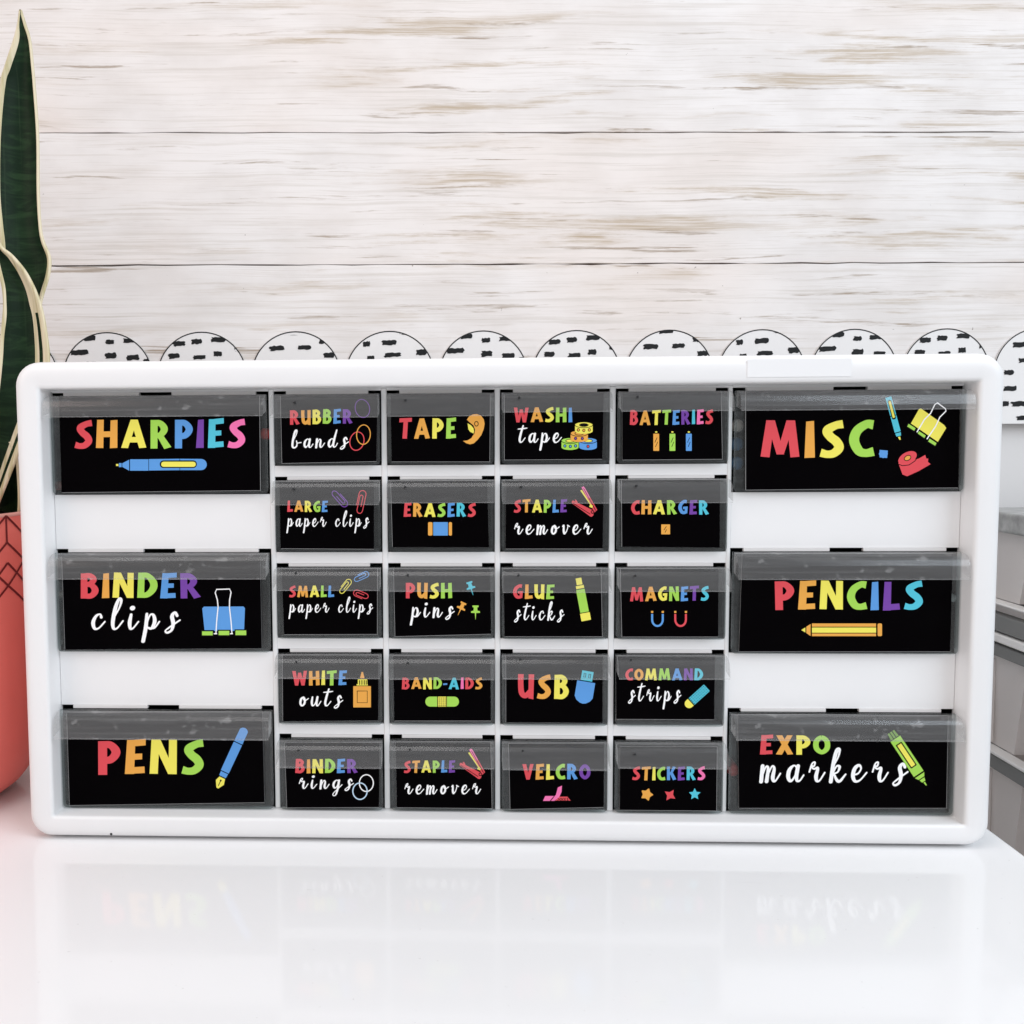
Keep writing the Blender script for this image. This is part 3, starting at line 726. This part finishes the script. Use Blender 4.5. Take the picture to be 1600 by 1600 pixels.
for i in range(0, len(edges), 2):
    if edges[i+1]-edges[i] > .0003:
        box(bm, (edges[i], YG, gz0), (edges[i+1], YB, gz1), 0, .0006 if 0 < i < 12 else 0)
OPEN = {}
for c in range(6):
    x0, x1 = colsX[c]; rows = wz if c in (0, 5) else sz
    lo_ = gz0; prev = None
    for r in range(len(rows)-1, -1, -1):
        zb, zt = rows[r]
        if zb-lo_ > .0004: box(bm, (x0, YG+.0003, lo_), (x1, YB, zb), 0, 0)
        OPEN[(c, r)] = (x0, x1, zb, zt); lo_ = zt
        # hanging ledge with notches for the drawer stops
        nw = .0068; h = .0017
        segs = [(x0+nw, x1-nw)]
        if c in (0, 5):
            m_ = (x0+x1)/2-(.002 if c == 0 else -.001); segs = [(x0+nw, m_-.0088), (m_+.0088, x1-nw)]
        for a, b in segs: bl = bmesh.new(); box(bl, (a, YG-.0004, zt-h), (b, YB-.0002, zt-.0001)); obj('drawer_stop_ledge', bl, M_LEDGE, cab)
        # dark pocket behind the opening
        e = .0008; y0, y1 = YB+.0002, DEPTH-.006
        P = [bk.verts.new(p) for p in ((x0-e,y0,zb-e),(x1+e,y0,zb-e),(x1+e,y0,zt+e),(x0-e,y0,zt+e),(x0-e,y1,zb-e),(x1+e,y1,zb-e),(x1+e,y1,zt+e),(x0-e,y1,zt+e))]
        for q in ((0,1,5,4),(1,2,6,5),(2,3,7,6),(3,0,4,7),(4,5,6,7)): bk.faces.new([P[i] for i in q])
    if gz1-lo_ > .0004: box(bm, (x0, YG+.0003, lo_), (x1, YB, gz1), 0, 0)
obj('divider_grid', bm, M_WHITE, cab)
obj('dark_housing', bk, M_BLACK, cab)
for fx in (OX0+.03, OX1-.03):  # feet added to open a dark contact gap under the cabinet
    for fy in (.016, .14):
        bm = bmesh.new(); lathe(bm, [(.006, -.0018), (.0065, -.0012), (.0065, -.0004)], (fx, fy, 0), 24); obj('foot', bm, M_BLACK, cab)
# blank sticker on the top rail, moulding marks
a, b = at(1168,556,-.0002), at(1330,588,-.0002)
bm = bmesh.new(); box(bm, (a.x, -.0003, b.z), (b.x, -.00002, a.z-.0018)); obj('blank_sticker', bm, M_STICK, cab)
for px, py, r_ in ((173,1304,.0007),):
    p = at(px, py, -.0002); bm = bmesh.new(); lathe(bm, [(r_, 0), (r_*.7, -.0002)], (p.x, .0004, p.z), 12, 'Y'); obj('speck', bm, M_BLACK, cab)

# ------------------------------------------------------------------ drawers
LIPH = {}
def drawer(c, r, quad, lipy, label, reg, group):
    x0, x1, zb, zt = OPEN[(c, r)]
    wide = c in (0, 5)
    x0 += .0005; x1 -= .0005; zb += .0004; zt -= .0018
    root = thing('drawer', label, 'drawer', ((x0+x1)/2, YD+.002, zb), group)
    yf, th = YD+.0006, .0016
    # tray: front panel, sides, floor, back
    bm = bmesh.new()
    rr_ = .0022; prof = []
    for cx, cz, a0 in ((x1-rr_, zb+rr_, 270), (x0+rr_, zb+rr_, 180)):
        pass
    pts = [(x0, zt), (x0, zb+rr_)]+[(x0+rr_-rr_*math.cos(math.radians(a)), zb+rr_-rr_*math.sin(math.radians(a))) for a in (22, 45, 68)]+[(x0+rr_, zb), (x1-rr_, zb)]+[(x1-rr_+rr_*math.sin(math.radians(a)), zb+rr_-rr_*math.cos(math.radians(a))) for a in (22, 45, 68)]+[(x1, zb+rr_), (x1, zt)]
    prism(bm, [(x, yf, z) for x, z in pts], (0, th, 0))
    yb = DEPTH-.01
    box(bm, (x0+.0004, yf+th+.0001, zb+.003), (x0+.0015, yb, zt-.003)); box(bm, (x1-.0015, yf+th+.0001, zb+.003), (x1-.0004, yb, zt-.003))
    box(bm, (x0+.0017, yf+th+.0001, zb+.0006), (x1-.0017, yb, zb+.0017)); box(bm, (x0+.0017, yb-.0012, zb+.0019), (x1-.0017, yb, zt-.004))
    obj('tray', bm, M_TRAY, root)
    # finger lip: an awning along the top, open below, with cheeks at both ends
    zl = at((quad[0][0]+quad[1][0])/2, lipy, YD-.008).z
    H = zt-zl
    prof = [(-.0003, 0), (-.0030, -.0004), (-.0055, -.0015), (-.0070, -.0032), (-.0078, -.006), (-.0082, -H*.8), (-.0083, -H)]
    inn = [(y+.0011 if i > 2 else y+.0004, z-(.0009 if i < 4 else 0)) for i, (y, z) in enumerate(prof)]
    bm = bmesh.new(); n = len(prof)
    sheet = [(yf+y-.0012, zt+z) for y, z in prof]
    A = [[bm.verts.new((x, y, z)) for y, z in sheet] for x in (x0, x1)]
    for k in range(n-1): bm.faces.new((A[0][k], A[0][k+1], A[1][k+1], A[1][k]))
    for g in A: bm.faces.new(g+[bm.verts.new((g[0].co.x, yf-.0012, zl+.0018))])
    box(bm, (x0+.0002, sheet[-1][0]-.0003, zl-.0007), (x1-.0002, sheet[-1][0]+.0006, zl-.0001))
    obj('finger_lip', bm, M_LIPW if wide else M_LIP, root)
    if not wide:                       # small moulding gate mark
        p = at(quad[0][0]+.15*(quad[1][0]-quad[0][0]), quad[0][1]+11, YD-.0083)
        bm = bmesh.new(); lathe(bm, [(.0007, 0), (.0004, -.0003)], (p.x, yf-.0096, p.z), 10, 'Y'); obj('gate_mark', bm, M_BLACK, root)
    # printed card
    bm = bmesh.new(); K = [at(x, y, YD) for x, y in quad]
    for p in K: p.z = min(max(p.z, zb+.0004), zt-.0005)
    a = [bm.verts.new((p.x, YD, p.z)) for p in K]; b = [bm.verts.new((p.x, YD+.0005, p.z)) for p in K]
    f = bm.faces.new(a); f.material_index = 0
    for i in range(4): bm.faces.new((a[i], b[i], b[(i+1) % 4], a[(i+1) % 4])).material_index = 1
    bm.faces.new(b[::-1]).material_index = 1
    # thin cut edge showing white along the card's border
    e = .00016
    ins = [bm.verts.new((p.x, YD-.00003, p.z)) for p in K]
    cen_ = sum(K, V())/4
    in2 = [bm.verts.new((p.x+(e if p.x < cen_.x else -e), YD-.00003, p.z+(e if p.z < cen_.z else -e))) for p in K]
    for i in ((1, 2), (2,), (2, 3), (3,))[(c*2+r*3) % 4]: bm.faces.new((ins[i], ins[(i+1) % 4], in2[(i+1) % 4], in2[i])).material_index = 1
    card = obj('name_card', bm, [M_CARD, M_EDGE], root)
    return card, Card(reg, YD)

GW, GN = 'wide drawers in the outer columns', 'small drawers in the four middle columns'
WL_, WR_ = 'wide clear drawer with a black card, ', 'wide clear drawer with a black card, '
DR = [
 (0,0,((92,615.9),(405.6,613.6),(407.2,766.6),(96.2,770)),649,'wide clear drawer whose black card shows rainbow capitals over a lying blue marker',L1,GW),
 (0,1,((96.2,869.1),(406.4,866.9),(409.2,1012.6),(101.3,1015.1)),902.9,'wide clear drawer lettered BINDER clips beside a blue binder clip picture',L2,GW),
 (0,2,((104,1113),(410,1111),(413.4,1254.2),(108.3,1258.7)),1153,'wide clear drawer lettered PENS beside a slanted blue fountain pen',L2,GW),
 (5,0,((1165,604),(1501,600.4),(1497.4,762.4),(1165,766)),638.5,'wide clear drawer lettered MISC. with pen, binder clip and tape pictures',R1,GW),
 (5,1,((1159.9,865),(1489,865),(1484.5,1018.5),(1154.5,1018.5)),903.4,'wide clear drawer lettered PENCILS over a yellow pencil picture',R1,GW),
 (5,2,((1153,1112.4),(1482,1112.4),(1479,1263),(1154.5,1263)),1155,'wide clear drawer with white script markers and a slanted green marker picture',R2,GW),
 (1,0,((438,618),(589.8,613.7),(588.6,721.3),(440.2,724.4)),650.5,'small clear drawer lettered RUBBER bands with three loop pictures',A3,GN),
 (2,0,((610.2,614.4),(766.3,613.3),(765.5,721.8),(611.9,721.8)),648.4,'small clear drawer lettered TAPE beside an orange dispenser picture',A3,GN),
 (3,0,((787.8,610.4),(943.4,609.7),(941,717.8),(787.8,719)),642,'small clear drawer lettered WASHI tape beside four stacked tape rolls',A4,GN),
 (4,0,((972.4,609),(1127,608),(1129,717.8),(972.4,719)),640.6,'small clear drawer lettered BATTERIES over three battery pictures',A4,GN),
 (1,1,((436.8,753),(584.6,752.2),(584.6,858.4),(438.5,857.4)),787,'small clear drawer lettered LARGE paper clips under two clip pictures',A3,GN),
 (2,1,((610.2,749.8),(761,749),(763.9,855),(613,855)),783.8,'small clear drawer lettered ERASERS over a blue and orange eraser picture',A3,GN),
 (3,1,((790.9,749.8),(943.4,749.3),(941.5,857.9),(789.7,857.9)),784.7,'small clear drawer lettered STAPLE remover directly below the WASHI tape drawer',A4,GN),
 (4,1,((970.7,748),(1125,747),(1124.6,855.5),(971.4,854.3)),783.8,'small clear drawer lettered CHARGER over a small orange square with lightning bolt',A4,GN),
 (1,2,((440.2,884.5),(589.8,881.9),(589.8,991.3),(444,991.8)),920.6,'small clear drawer lettered SMALL paper clips with three clip pictures',B3,GN),
 (2,2,((614.7,887.3),(765.5,886.6),(767.4,991),(617,994.9)),922,'small clear drawer lettered PUSH pins with three coloured pin pictures',B3,GN),
 (3,2,((787,887.3),(939.3,887.3),(941.5,995),(788.3,995)),923.7,'small clear drawer lettered GLUE sticks beside a green glue stick picture',B4,GN),
 (4,2,((969,888.5),(1122.7,886),(1122.2,995.4),(971.4,995.4)),922,'small clear drawer lettered MAGNETS over a blue and a red horseshoe magnet',B4,GN),
 (1,3,((440.9,1023),(591.2,1022.6),(591.2,1125.4),(441.6,1127)),1058,'small clear drawer lettered WHITE outs beside an orange glue bottle picture',D3,GN),
 (2,3,((614.7,1024.5),(766.3,1024.5),(767,1126.6),(616,1126.6)),1059.4,'small clear drawer with a green sticking plaster picture under rainbow capitals',D3,GN),
 (3,3,((790.2,1019),(941.7,1020.2),(941.5,1129.4),(790.2,1128.3)),1059,'small clear drawer lettered USB beside a blue memory stick picture',D4,GN),
 (4,3,((961.9,1019.5),(1117.2,1019.5),(1116,1124.7),(963,1124)),1059,'small clear drawer with white script strips beside a dotted cyan adhesive strip',D4,GN),
 (1,4,((444.4,1160.8),(592.9,1160.3),(592.4,1261.7),(448,1262.4)),1197.6,'small clear drawer lettered BINDER rings beside two white ring pictures',D3,GN),
 (2,4,((618.3,1159.6),(767,1159),(769,1263.6),(620.2,1262)),1198.3,'small clear drawer lettered STAPLE remover in the bottom row beside the BINDER rings drawer',D3,GN),
 (3,4,((794.5,1161.5),(944,1161),(943.4,1261.7),(796.8,1264.8)),1200.7,'small clear drawer in bottom row with a pink peeling fastener strip picture',D4,GN),
 (4,4,((968.8,1167),(1120.8,1167),(1119.8,1267.2),(968.3,1266)),1198.3,'small clear drawer lettered STICKERS over three star pictures',D4,GN),
]
ART = {
 (0,0): [('c',(415,1365,557,714,548,708),'SHARPIES','roygbpck'), pic_marker],
 (0,1): [('c',(447,1112,163,302,160,300),'BINDER','roygbp'), ('s',503,990,475,388,'clips'), pic_binder],
 (0,2): [('c',(542,1135,1093,1280,1083,1276),'PENS','royg'), pic_pen],
 (5,0): [('c',(228,890,457,650),'MISC.','roygb'), pic_misc],
 (5,1): [('c',(300,1075,1294,1443),'PENCILS','roygbpc'), ('R2', pic_pencil)],
 (5,2): [('c',(225,590,830,931),'EXPO','royg'), ('s',222,985,1072,985,'markers'), pic_expo],
 (1,0): [('c',(180,592,257,352,247,342),'RUBBER','roygbp'), ('s',190,560,505,446,'bands',500), pic_bands],
 (2,0): [('c',(900,1275,308,442),'TAPE','royg'), pic_tape],
 (3,0): [('c',(138,522,238,335),'WASHI','roygb'), ('s',165,445,470,408,'tape'), pic_washi],
 (4,0): [('c',(902,1450,258,355,252,348),'BATTERIES','roygbpckr'), pic_batt],
 (1,1): [('c',(163,430,852,926),'LARGE','roygb'), ('s',163,698,1022,970,'paper clips'), pic_clips2],
 (2,1): [('c',(930,1405,866,957),'ERASERS','roygbcr'), pic_eraser],
 (3,1): [('c',(138,488,845,930),'STAPLE','roygbp'), ('s',138,648,1073,1012,'remover'), lambda: stapler(0, 0)],
 (4,1): [('c',(910,1420,848,942),'CHARGER','roygbpc'), pic_charger],
 (1,2): [('c',(175,472,232,308),'SMALL','roygb'), ('s',177,722,408,357,'paper clips'), pic_clips3],
 (2,2): [('c',(942,1248,212,314),'PUSH','royg'), ('s',978,1255,440,376,'pins'), pic_pins],
 (3,2): [('c',(133,405,225,320),'GLUE','royg'), ('s',140,463,458,398,'sticks'), pic_glue],
 (4,2): [('c',(903,1422,241,335,235,331),'MAGNETS','roygbpc'), pic_magnets],
 (1,3): [('c',(197,555,202,298),'WHITE','roygb'), ('s',240,522,435,372,'outs'), pic_bottle],
 (2,3): [('c',(918,1448,247,323),'BAND-AIDS','roygbckro'), pic_bandage],
 (3,3): [('c',(165,500,227,385),'USB','roy'), pic_usb],
 (4,3): [('c',(872,1382,187,265),'COMMAND','roygbpc'), ('s',890,1232,402,338,'strips'), pic_strip],
 (1,4): [('c',(217,625,782,875),'BINDER','roygbp'), ('s',237,592,978,920,'rings'), pic_rings],
 (2,4): [('c',(930,1268,793,873),'STAPLE','roygbp'), ('s',932,1430,1013,955,'remover'), lambda: stapler(778, -43)],
 (3,4): [('c',(195,642,816,918),'VELCRO','roygbp'), pic_velcro],
 (4,4): [('c',(917,1398,833,922),'STICKERS','roygbpck'), pic_stars],
}
for c, r, quad, lipy, label, reg, group in DR:
    card, art = drawer(c, r, quad, lipy, label, reg, group)
    for a in ART[(c, r)]:
        if callable(a): art.picture(a(), card)
        elif a[0] == 'c': art.caps(a[1], a[2], a[3], card)
        elif a[0] == 's': art.script(a[1], a[2], a[3], a[4], a[5], card, a[6] if len(a) > 6 else None)
        elif a[0] == 'R2': Card(R2, YD).picture(a[1](), card)

# things lying in the drawers, seen through the clear edges
M_RED = plain('red_plastic', (.62, .06, .05), .4); M_BLUE = plain('blue_plastic', (.05, .12, .22), .4)
M_BRN = plain('brown_plastic', (.25, .09, .07), .5); M_TAN = plain('pale_tan_plastic', (.5, .42, .38), .5)
def pen(px, py, rad, label, mats, length=.115, Y0=.0145):
    p = at(px, py, Y0)
    t = thing('marker_pen', label, 'marker', (p.x, Y0, p.z-rad))
    bm = bmesh.new(); lathe(bm, [(rad*.5, 0), (rad*.92, .0008), (rad, .003), (rad, .035)], (p.x, Y0, p.z), 20, 'Y'); obj('cap', bm, mats[0], t, True)
    bm = bmesh.new(); lathe(bm, [(rad*.95, .0352), (rad*.95, length-.004), (rad*.7, length)], (p.x, Y0, p.z), 20, 'Y'); obj('barrel', bm, mats[1], t, True)
pen(413.5, 678, .0033, 'red capped marker showing at the right edge of the top left wide drawer', (M_RED, M_BLACK))
pen(89, 759, .0026, 'brownish red marker in the lower left corner of the top left wide drawer', (M_BRN, M_BLACK))
pen(1154, 665, .0034, 'marker with pale cap, topmost behind the left edge of the MISC. drawer', (M_TAN, M_BLUE))
pen(1153, 694, .0036, 'blue marker, middle one behind the left edge of the MISC. drawer', (M_BLUE, M_BLUE))
pen(1153, 724, .0036, 'dull blue marker, lowest behind the left edge of the MISC. drawer', (M_BLUE, M_BLACK))
pen(1147, 1205, .0034, 'red marker behind the left edge of the bottom right wide drawer', (M_RED, M_RED))
pen(92, 930, .0022, 'pale tan pen behind the left edge of the BINDER clips drawer', (M_TAN, M_BLACK))
pen(1491, 935, .0022, 'white pen behind the right edge of the PENCILS drawer', (M_WHITE, M_BLACK))

# ------------------------------------------------------------------ plant in a coral pot
PX, PY = -.3455, .060
def pot_mat():
    m = plain('coral_glaze', srgb(236, 118, 108), .5, .4, .06, 40, .06, 500); return m
M_POT = pot_mat(); M_LINE = plain('dark_red_line', srgb(112, 32, 34), .6, .3)
M_SOIL = plain('dark_soil', (.012, .011, .01), .9, .2, .6, 300, .8, 300); M_RIM = plain('pale_coral_rim', srgb(222, 160, 150), .5)
PZ = .172
profile = [(.036, -.0016), (.042, -.0010), (.0475, .0028), (.0525, .0065), (.0568, .012), (.0603, .020), (.0628, .031), (.0646, .048), (.0657, .075), (.0664, .11), (.0668, .15), (.0668, PZ-.001)]
def prad(z):
    for (r_a, z1), (r_b, z2) in zip(profile, profile[1:]):
        if z <= z2: return r_a+(r_b-r_a)*max(0, (z-z1))/(z2-z1)
    return profile[-1][0]
pot = thing('plant_pot', 'coral pot with engraved dark red chevron lines left of the cabinet', 'plant pot', (PX, PY, 0))
bm = bmesh.new(); lathe(bm, profile, (PX, PY, 0), 72)
# engraved-look relief lines on the wall of the pot
def pline(u0, z0, u1, z1, wd=.0013):
    n = 8; vs = []
    for k in range(n+1):
        u, z = u0+(u1-u0)*k/n, z0+(z1-z0)*k/n
        d = math.hypot(u1-u0, z1-z0); nu, nz = -(z1-z0)/d*wd/2, (u1-u0)/d*wd/2
        row = []
        for s in (-1, 1):
            zz_ = z+s*nz; R_ = prad(zz_)+.00025; a = (u+s*nu)/.0668
            row.append(bm.verts.new((PX+R_*math.sin(a), PY-R_*math.cos(a), zz_)))
        vs.append(row)
    for a, b in zip(vs, vs[1:]): bm.faces.new((a[0], a[1], b[1], b[0])).material_index = 1
def pot_hit(px, py):
    """where a sight line meets the pot wall, as arc length and height"""
    d = ray(px, py); ox, oy = EYE.x-PX, EYE.y-PY; R_ = .0668
    A, B, C_ = d.x**2+d.y**2, 2*(ox*d.x+oy*d.y), ox*ox+oy*oy-R_*R_
    q = B*B-4*A*C_
    t = (-B-math.sqrt(max(q, 0)))/(2*A); p = EYE+d*t
    return math.atan2(p.x-PX, PY-p.y)*R_, p.z
ua, zt_ = pot_hit(9, 806); ub = pot_hit(36, 850)[0]; hw = ub-ua
zr = lambda y: pot_hit(9, y)[1]
nper = max(3, round(2*math.pi*.0668/(2*hw))); hw = math.pi*.0668/nper
for k in range(nper):
    u = ua-k*2*hw
    pline(u, zr(806), u, zr(848))
    for s in (1, -1):
        pline(u, zr(806), u+s*hw, zr(838)); pline(u, zr(848), u+s*hw, zr(880))
        pline(u, zr(880), u+s*hw, zr(916)); pline(u, zr(916), u+s*hw, zr(880))
        pline(u, zr(916), u+s*hw, zr(948))
obj('pot_body', bm, [M_POT, M_LINE], pot, True, recalc=True)
bm = bmesh.new(); lathe(bm, [(.0668, PZ-.0009), (.0668, PZ), (.0655, PZ+.0012), (.064, PZ), (.0635, PZ-.012)], (PX, PY, 0), 72, cap=False); obj('rim', bm, M_RIM, pot, True)
plant = thing('snake_plant', 'snake plant with dark green cream edged leaves rising from the coral pot', 'plant', (PX, PY, PZ-.006))
bm = bmesh.new()
rings_ = [[bm.verts.new((PX+r_*math.cos(a), PY+r_*math.sin(a), PZ-.006+.018*(1-(r_/.0634)**2)+.004*noise.noise(V((r_*60*math.cos(a), r_*60*math.sin(a), 1)))*1.5)) for a in (2*math.pi*k/40 for k in range(40))] for r_ in (.004, .012, .02, .03, .04, .05, .0634)]
for a, b in zip(rings_, rings_[1:]):
    for k in range(40): bm.faces.new((a[k], a[(k+1) % 40], b[(k+1) % 40], b[k]))
bm.faces.new(rings_[0]); obj('soil', bm, M_SOIL, plant, True)
def leaf_mat():
    m, t = newmat('snake_leaf_green')
    b = t.n('ShaderNodeBsdfPrincipled'); o = t.n('ShaderNodeOutputMaterial'); t.l(b.outputs[0], o.inputs[0])
    tc = t.n('ShaderNodeTexCoord').outputs['Object']
    band = t.noise(tc, (30, 30, 120), 4, .6, 1.5); ln_ = t.noise(tc, (420, 60, 7), 4)
    col = t.mixc(t.ramp(band, .42, .7), (.004, .016, .006), (.014, .038, .014))
    col = t.mixc(t.val('MULTIPLY', t.ramp(ln_, .55, .75), .45), col, (.035, .06, .03))
    t.l(col, b.inputs['Base Color']); b.inputs['Roughness'].default_value = .5; b.inputs['Specular IOR Level'].default_value = .14
    return m
M_LEAF = leaf_mat()
def cream_mat():
    m, t = newmat('leaf_cream_edge')
    b = t.n('ShaderNodeBsdfPrincipled'); o = t.n('ShaderNodeOutputMaterial'); t.l(b.outputs[0], o.inputs[0])
    tc = t.n('ShaderNodeTexCoord').outputs['Object']
    l1 = t.noise(tc, (330, 60, 9), 4)
    col = t.mixc(t.ramp(l1, .4, .7), srgb(228, 216, 186), srgb(190, 180, 134))
    t.l(col, b.inputs['Base Color']); b.inputs['Roughness'].default_value = .5
    return m
M_CREAM = cream_mat()
def leaf(rows, Y0, bulge, lean=0, twist=0):
    """rows of (py, left px, right px, cream left px, cream right px, stripe 0/1): boundaries read at depth Y0"""
    rows = catmull(rows, 6); bm = bmesh.new(); grid = []
    NC = 16
    for i, (py, xl, xr, cl, cr, sp) in enumerate(rows):
        wd = max(xr-xl, .4); cl_, cr_ = min(cl/wd, .45), min(cr/wd, .45)
        ts = [0, cl_]+[cl_+(1-cl_-cr_)*k/(NC-5) for k in range(1, NC-5)]+[1-cr_, 1-cr_*.70, 1-cr_*.42, 1]
        row = []
        for t in ts:
            p = at(xl+wd*t, py, Y0)
            y = Y0+bulge*(1-(2*t-1)**2)*min(1, wd/50)+lean*(700-py)/700+twist*(t-.5)*math.sin(py/170)
            row.append(bm.verts.new((p.x, y, p.z)))
        grid.append((row, sp))
    for (a, s1), (b, s2) in zip(grid, grid[1:]):
        for k in range(len(a)-1):
            f = bm.faces.new((a[k], a[k+1], b[k+1], b[k]))
            f.material_index = 1 if (k == 0 or k >= len(a)-4 and not (k == len(a)-3 and s1 > .5)) else 0
    o = obj('leaf', bm, [M_LEAF, M_CREAM], plant, True)
    md = o.modifiers.new('thick', 'SOLIDIFY'); md.thickness = .0016; md.offset = 0
    return o
leaf([(15,31,32,0,0,0),(38,28,39,1,1.5,0),(63,22,46,5,1,0),(105,9,50,5,1,0),(131,3,52,4,1.2,0),(210,-3,57,4,1.5,0),(297,-4,58,4,2,0),(350,0,61,4,2,0),(376,3,66,4,3,0),(402,5,76.5,4,4.5,0),(429,7,75,4,5,0),(468,10,64,4,5,0),(520,11,56,4,5,0),(620,-2,36,4,5,0),(720,-26,10,4,5,0),(800,-40,-4,3,3,0)], .066, .006, 0, .004)
leaf([(372,-12,-4,2,2,0),(388,-12,5,2,5,0),(400,-9,20,2,11,0),(424,-3,40,2,18,0),(450,3,54,2,22,0),(474,5,63,2,25,0),(494,4,68,3,25,1),(525,1,73,3,27,1),(560,-2,76,4,29,1),(600,-7,72,5,27,1),(640,-14,56,6,32,1),(680,-24,38,6,40,1),(720,-36,22,6,42,1),(760,-46,6,6,40,1),(800,-54,-10,6,30,1)], .050, .008, 0, -.003)
leaf([(690,16,17,0,0,0),(708,-2,26,.2,.2,0),(740,-14,30,.2,.2,0),(780,-16,32,.2,.2,0),(815,-14,30,.2,.2,0)], .058, .006, 0, .003)
leaf([(60,-150,-149,0,0,0),(150,-168,-118,4,4,0),(350,-175,-104,5,5,0),(560,-165,-110,5,5,0),(800,-140,-112,4,4,0)], .075, .008, 0, .004)
leaf([(230,-60,-59,0,0,0),(300,-72,-42,4,4,0),(430,-85,-28,6,6,0),(600,-88,-34,6,6,0),(800,-80,-50,4,4,0)], .085, .008, 0, .004)

# ------------------------------------------------------------------ drawer cart beyond the table's right edge
XC = .368
def ax(px, py): return hit(px, py, (XC, 0, 0), V((1, 0, 0)))
M_CART = plain('dark_grey_rail', (.22, .22, .215), .5, .4, .06); M_CRT2 = plain('mottled_grey_top', (.36, .36, .355), .55, .35, .7, 120)
M_PALE = plain('pale_rail', (.88, .86, .84), .4)
def frost():
    m, t = newmat('frosted_pinkish_plastic')
    b = t.n('ShaderNodeBsdfPrincipled'); o = t.n('ShaderNodeOutputMaterial')
    tc = t.n('ShaderNodeTexCoord').outputs['Object']
    c = t.mixc(t.noise(tc, 18, 4), (.93, .875, .85), (.95, .91, .89)); t.l(c, b.inputs['Base Color']); b.inputs['Roughness'].default_value = .3
    tl = t.n('ShaderNodeBsdfTranslucent'); t.l(c, tl.inputs[0])
    mx = t.n('ShaderNodeMixShader', i_0=.35); t.l(b.outputs[0], mx.inputs[1]); t.l(tl.outputs[0], mx.inputs[2]); t.l(mx.outputs[0], o.inputs[0])
    return m
M_FROST = frost()
cart = thing('drawer_cart', 'pale plastic drawer cart with dark grey rails beyond the table at right', 'drawer cart', (XC+.15, .0, -.75))
zAt = lambda y: ax(1577, y).z
y0c, y1c = .085, .228
bm = bmesh.new(); box(bm, (XC-.004, y0c, zAt(833)), (XC+.30, y1c, zAt(801)), 0, .002); obj('top_panel', bm, M_CRT2, cart)
for ya, yb_ in ((963,990), (1011,1030), (1189,1212)):
    bm = bmesh.new(); z0_, z1_ = zAt(yb_), zAt(ya)
    for a_, b_ in (((XC-.004, y0c, z0_), (XC+.006, y1c, z1_)), ((XC+.29, y0c, z0_), (XC+.30, y1c, z1_)), ((XC+.0062, y1c-.01, z0_), (XC+.2898, y1c, z1_)), ((XC+.0062, y0c, z0_), (XC+.2898, y0c+.01, z1_))): box(bm, a_, b_, 0, .001)
    obj('rail', bm, M_CART, cart)
for ya, yb_ in ((943,947), (993,1006), (1181,1187)):
    bm = bmesh.new(); box(bm, (XC-.006, y0c, zAt(yb_)), (XC+.004, y1c, zAt(ya)), 0, .001); obj('drawer_rim', bm, M_PALE, cart)
for ya, yb_ in ((834,942), (948,962), (1031,1180), (1213,1400)):
    za, zb_ = zAt(ya), zAt(yb_)
    bm = bmesh.new()
    n = 2; L = (y1c-y0c-.02)/n; XR = XC+.28
    if ya == 948: box(bm, (XC+.002, y0c+.004, zb_), (XC+.0035, y1c-.004, za))
    else:
        for k in range(n):   # tapered tubs, thin walls, open tops
            a = y0c+.006+k*(L+.004); b_ = a+L; tp, ti = .014, .0015
            top = [bm.verts.new(p) for p in ((XC+.002, a, za), (XC+.002, b_, za), (XR, b_, za), (XR, a, za))]
            bot = [bm.verts.new(p) for p in ((XC+.002+ti, a+tp, zb_), (XC+.002+ti, b_-tp, zb_), (XR-ti, b_-tp, zb_), (XR-ti, a+tp, zb_))]
            for q in range(4): bm.faces.new((top[q], top[(q+1) % 4], bot[(q+1) % 4], bot[q]))
            bm.faces.new(bot)
    if ya in (1031, 1213):     # moulded ribs on the tub wall
        for fy in (.25, .75):
            yy = y0c+(y1c-y0c)*fy; box(bm, (XC-.0005, yy, zb_+.002), (XC+.0018, yy+.003, za-.004))
    obj('bin', bm, M_FROST, cart)
bm = bmesh.new()
for yy in (y0c+.012, y1c-.032):
    for xx in (XC+.01, XC+.26): box(bm, (xx, yy, -.75), (xx+.02, yy+.02, zAt(1400)), 0, .002)
obj('post', bm, M_CART, cart)
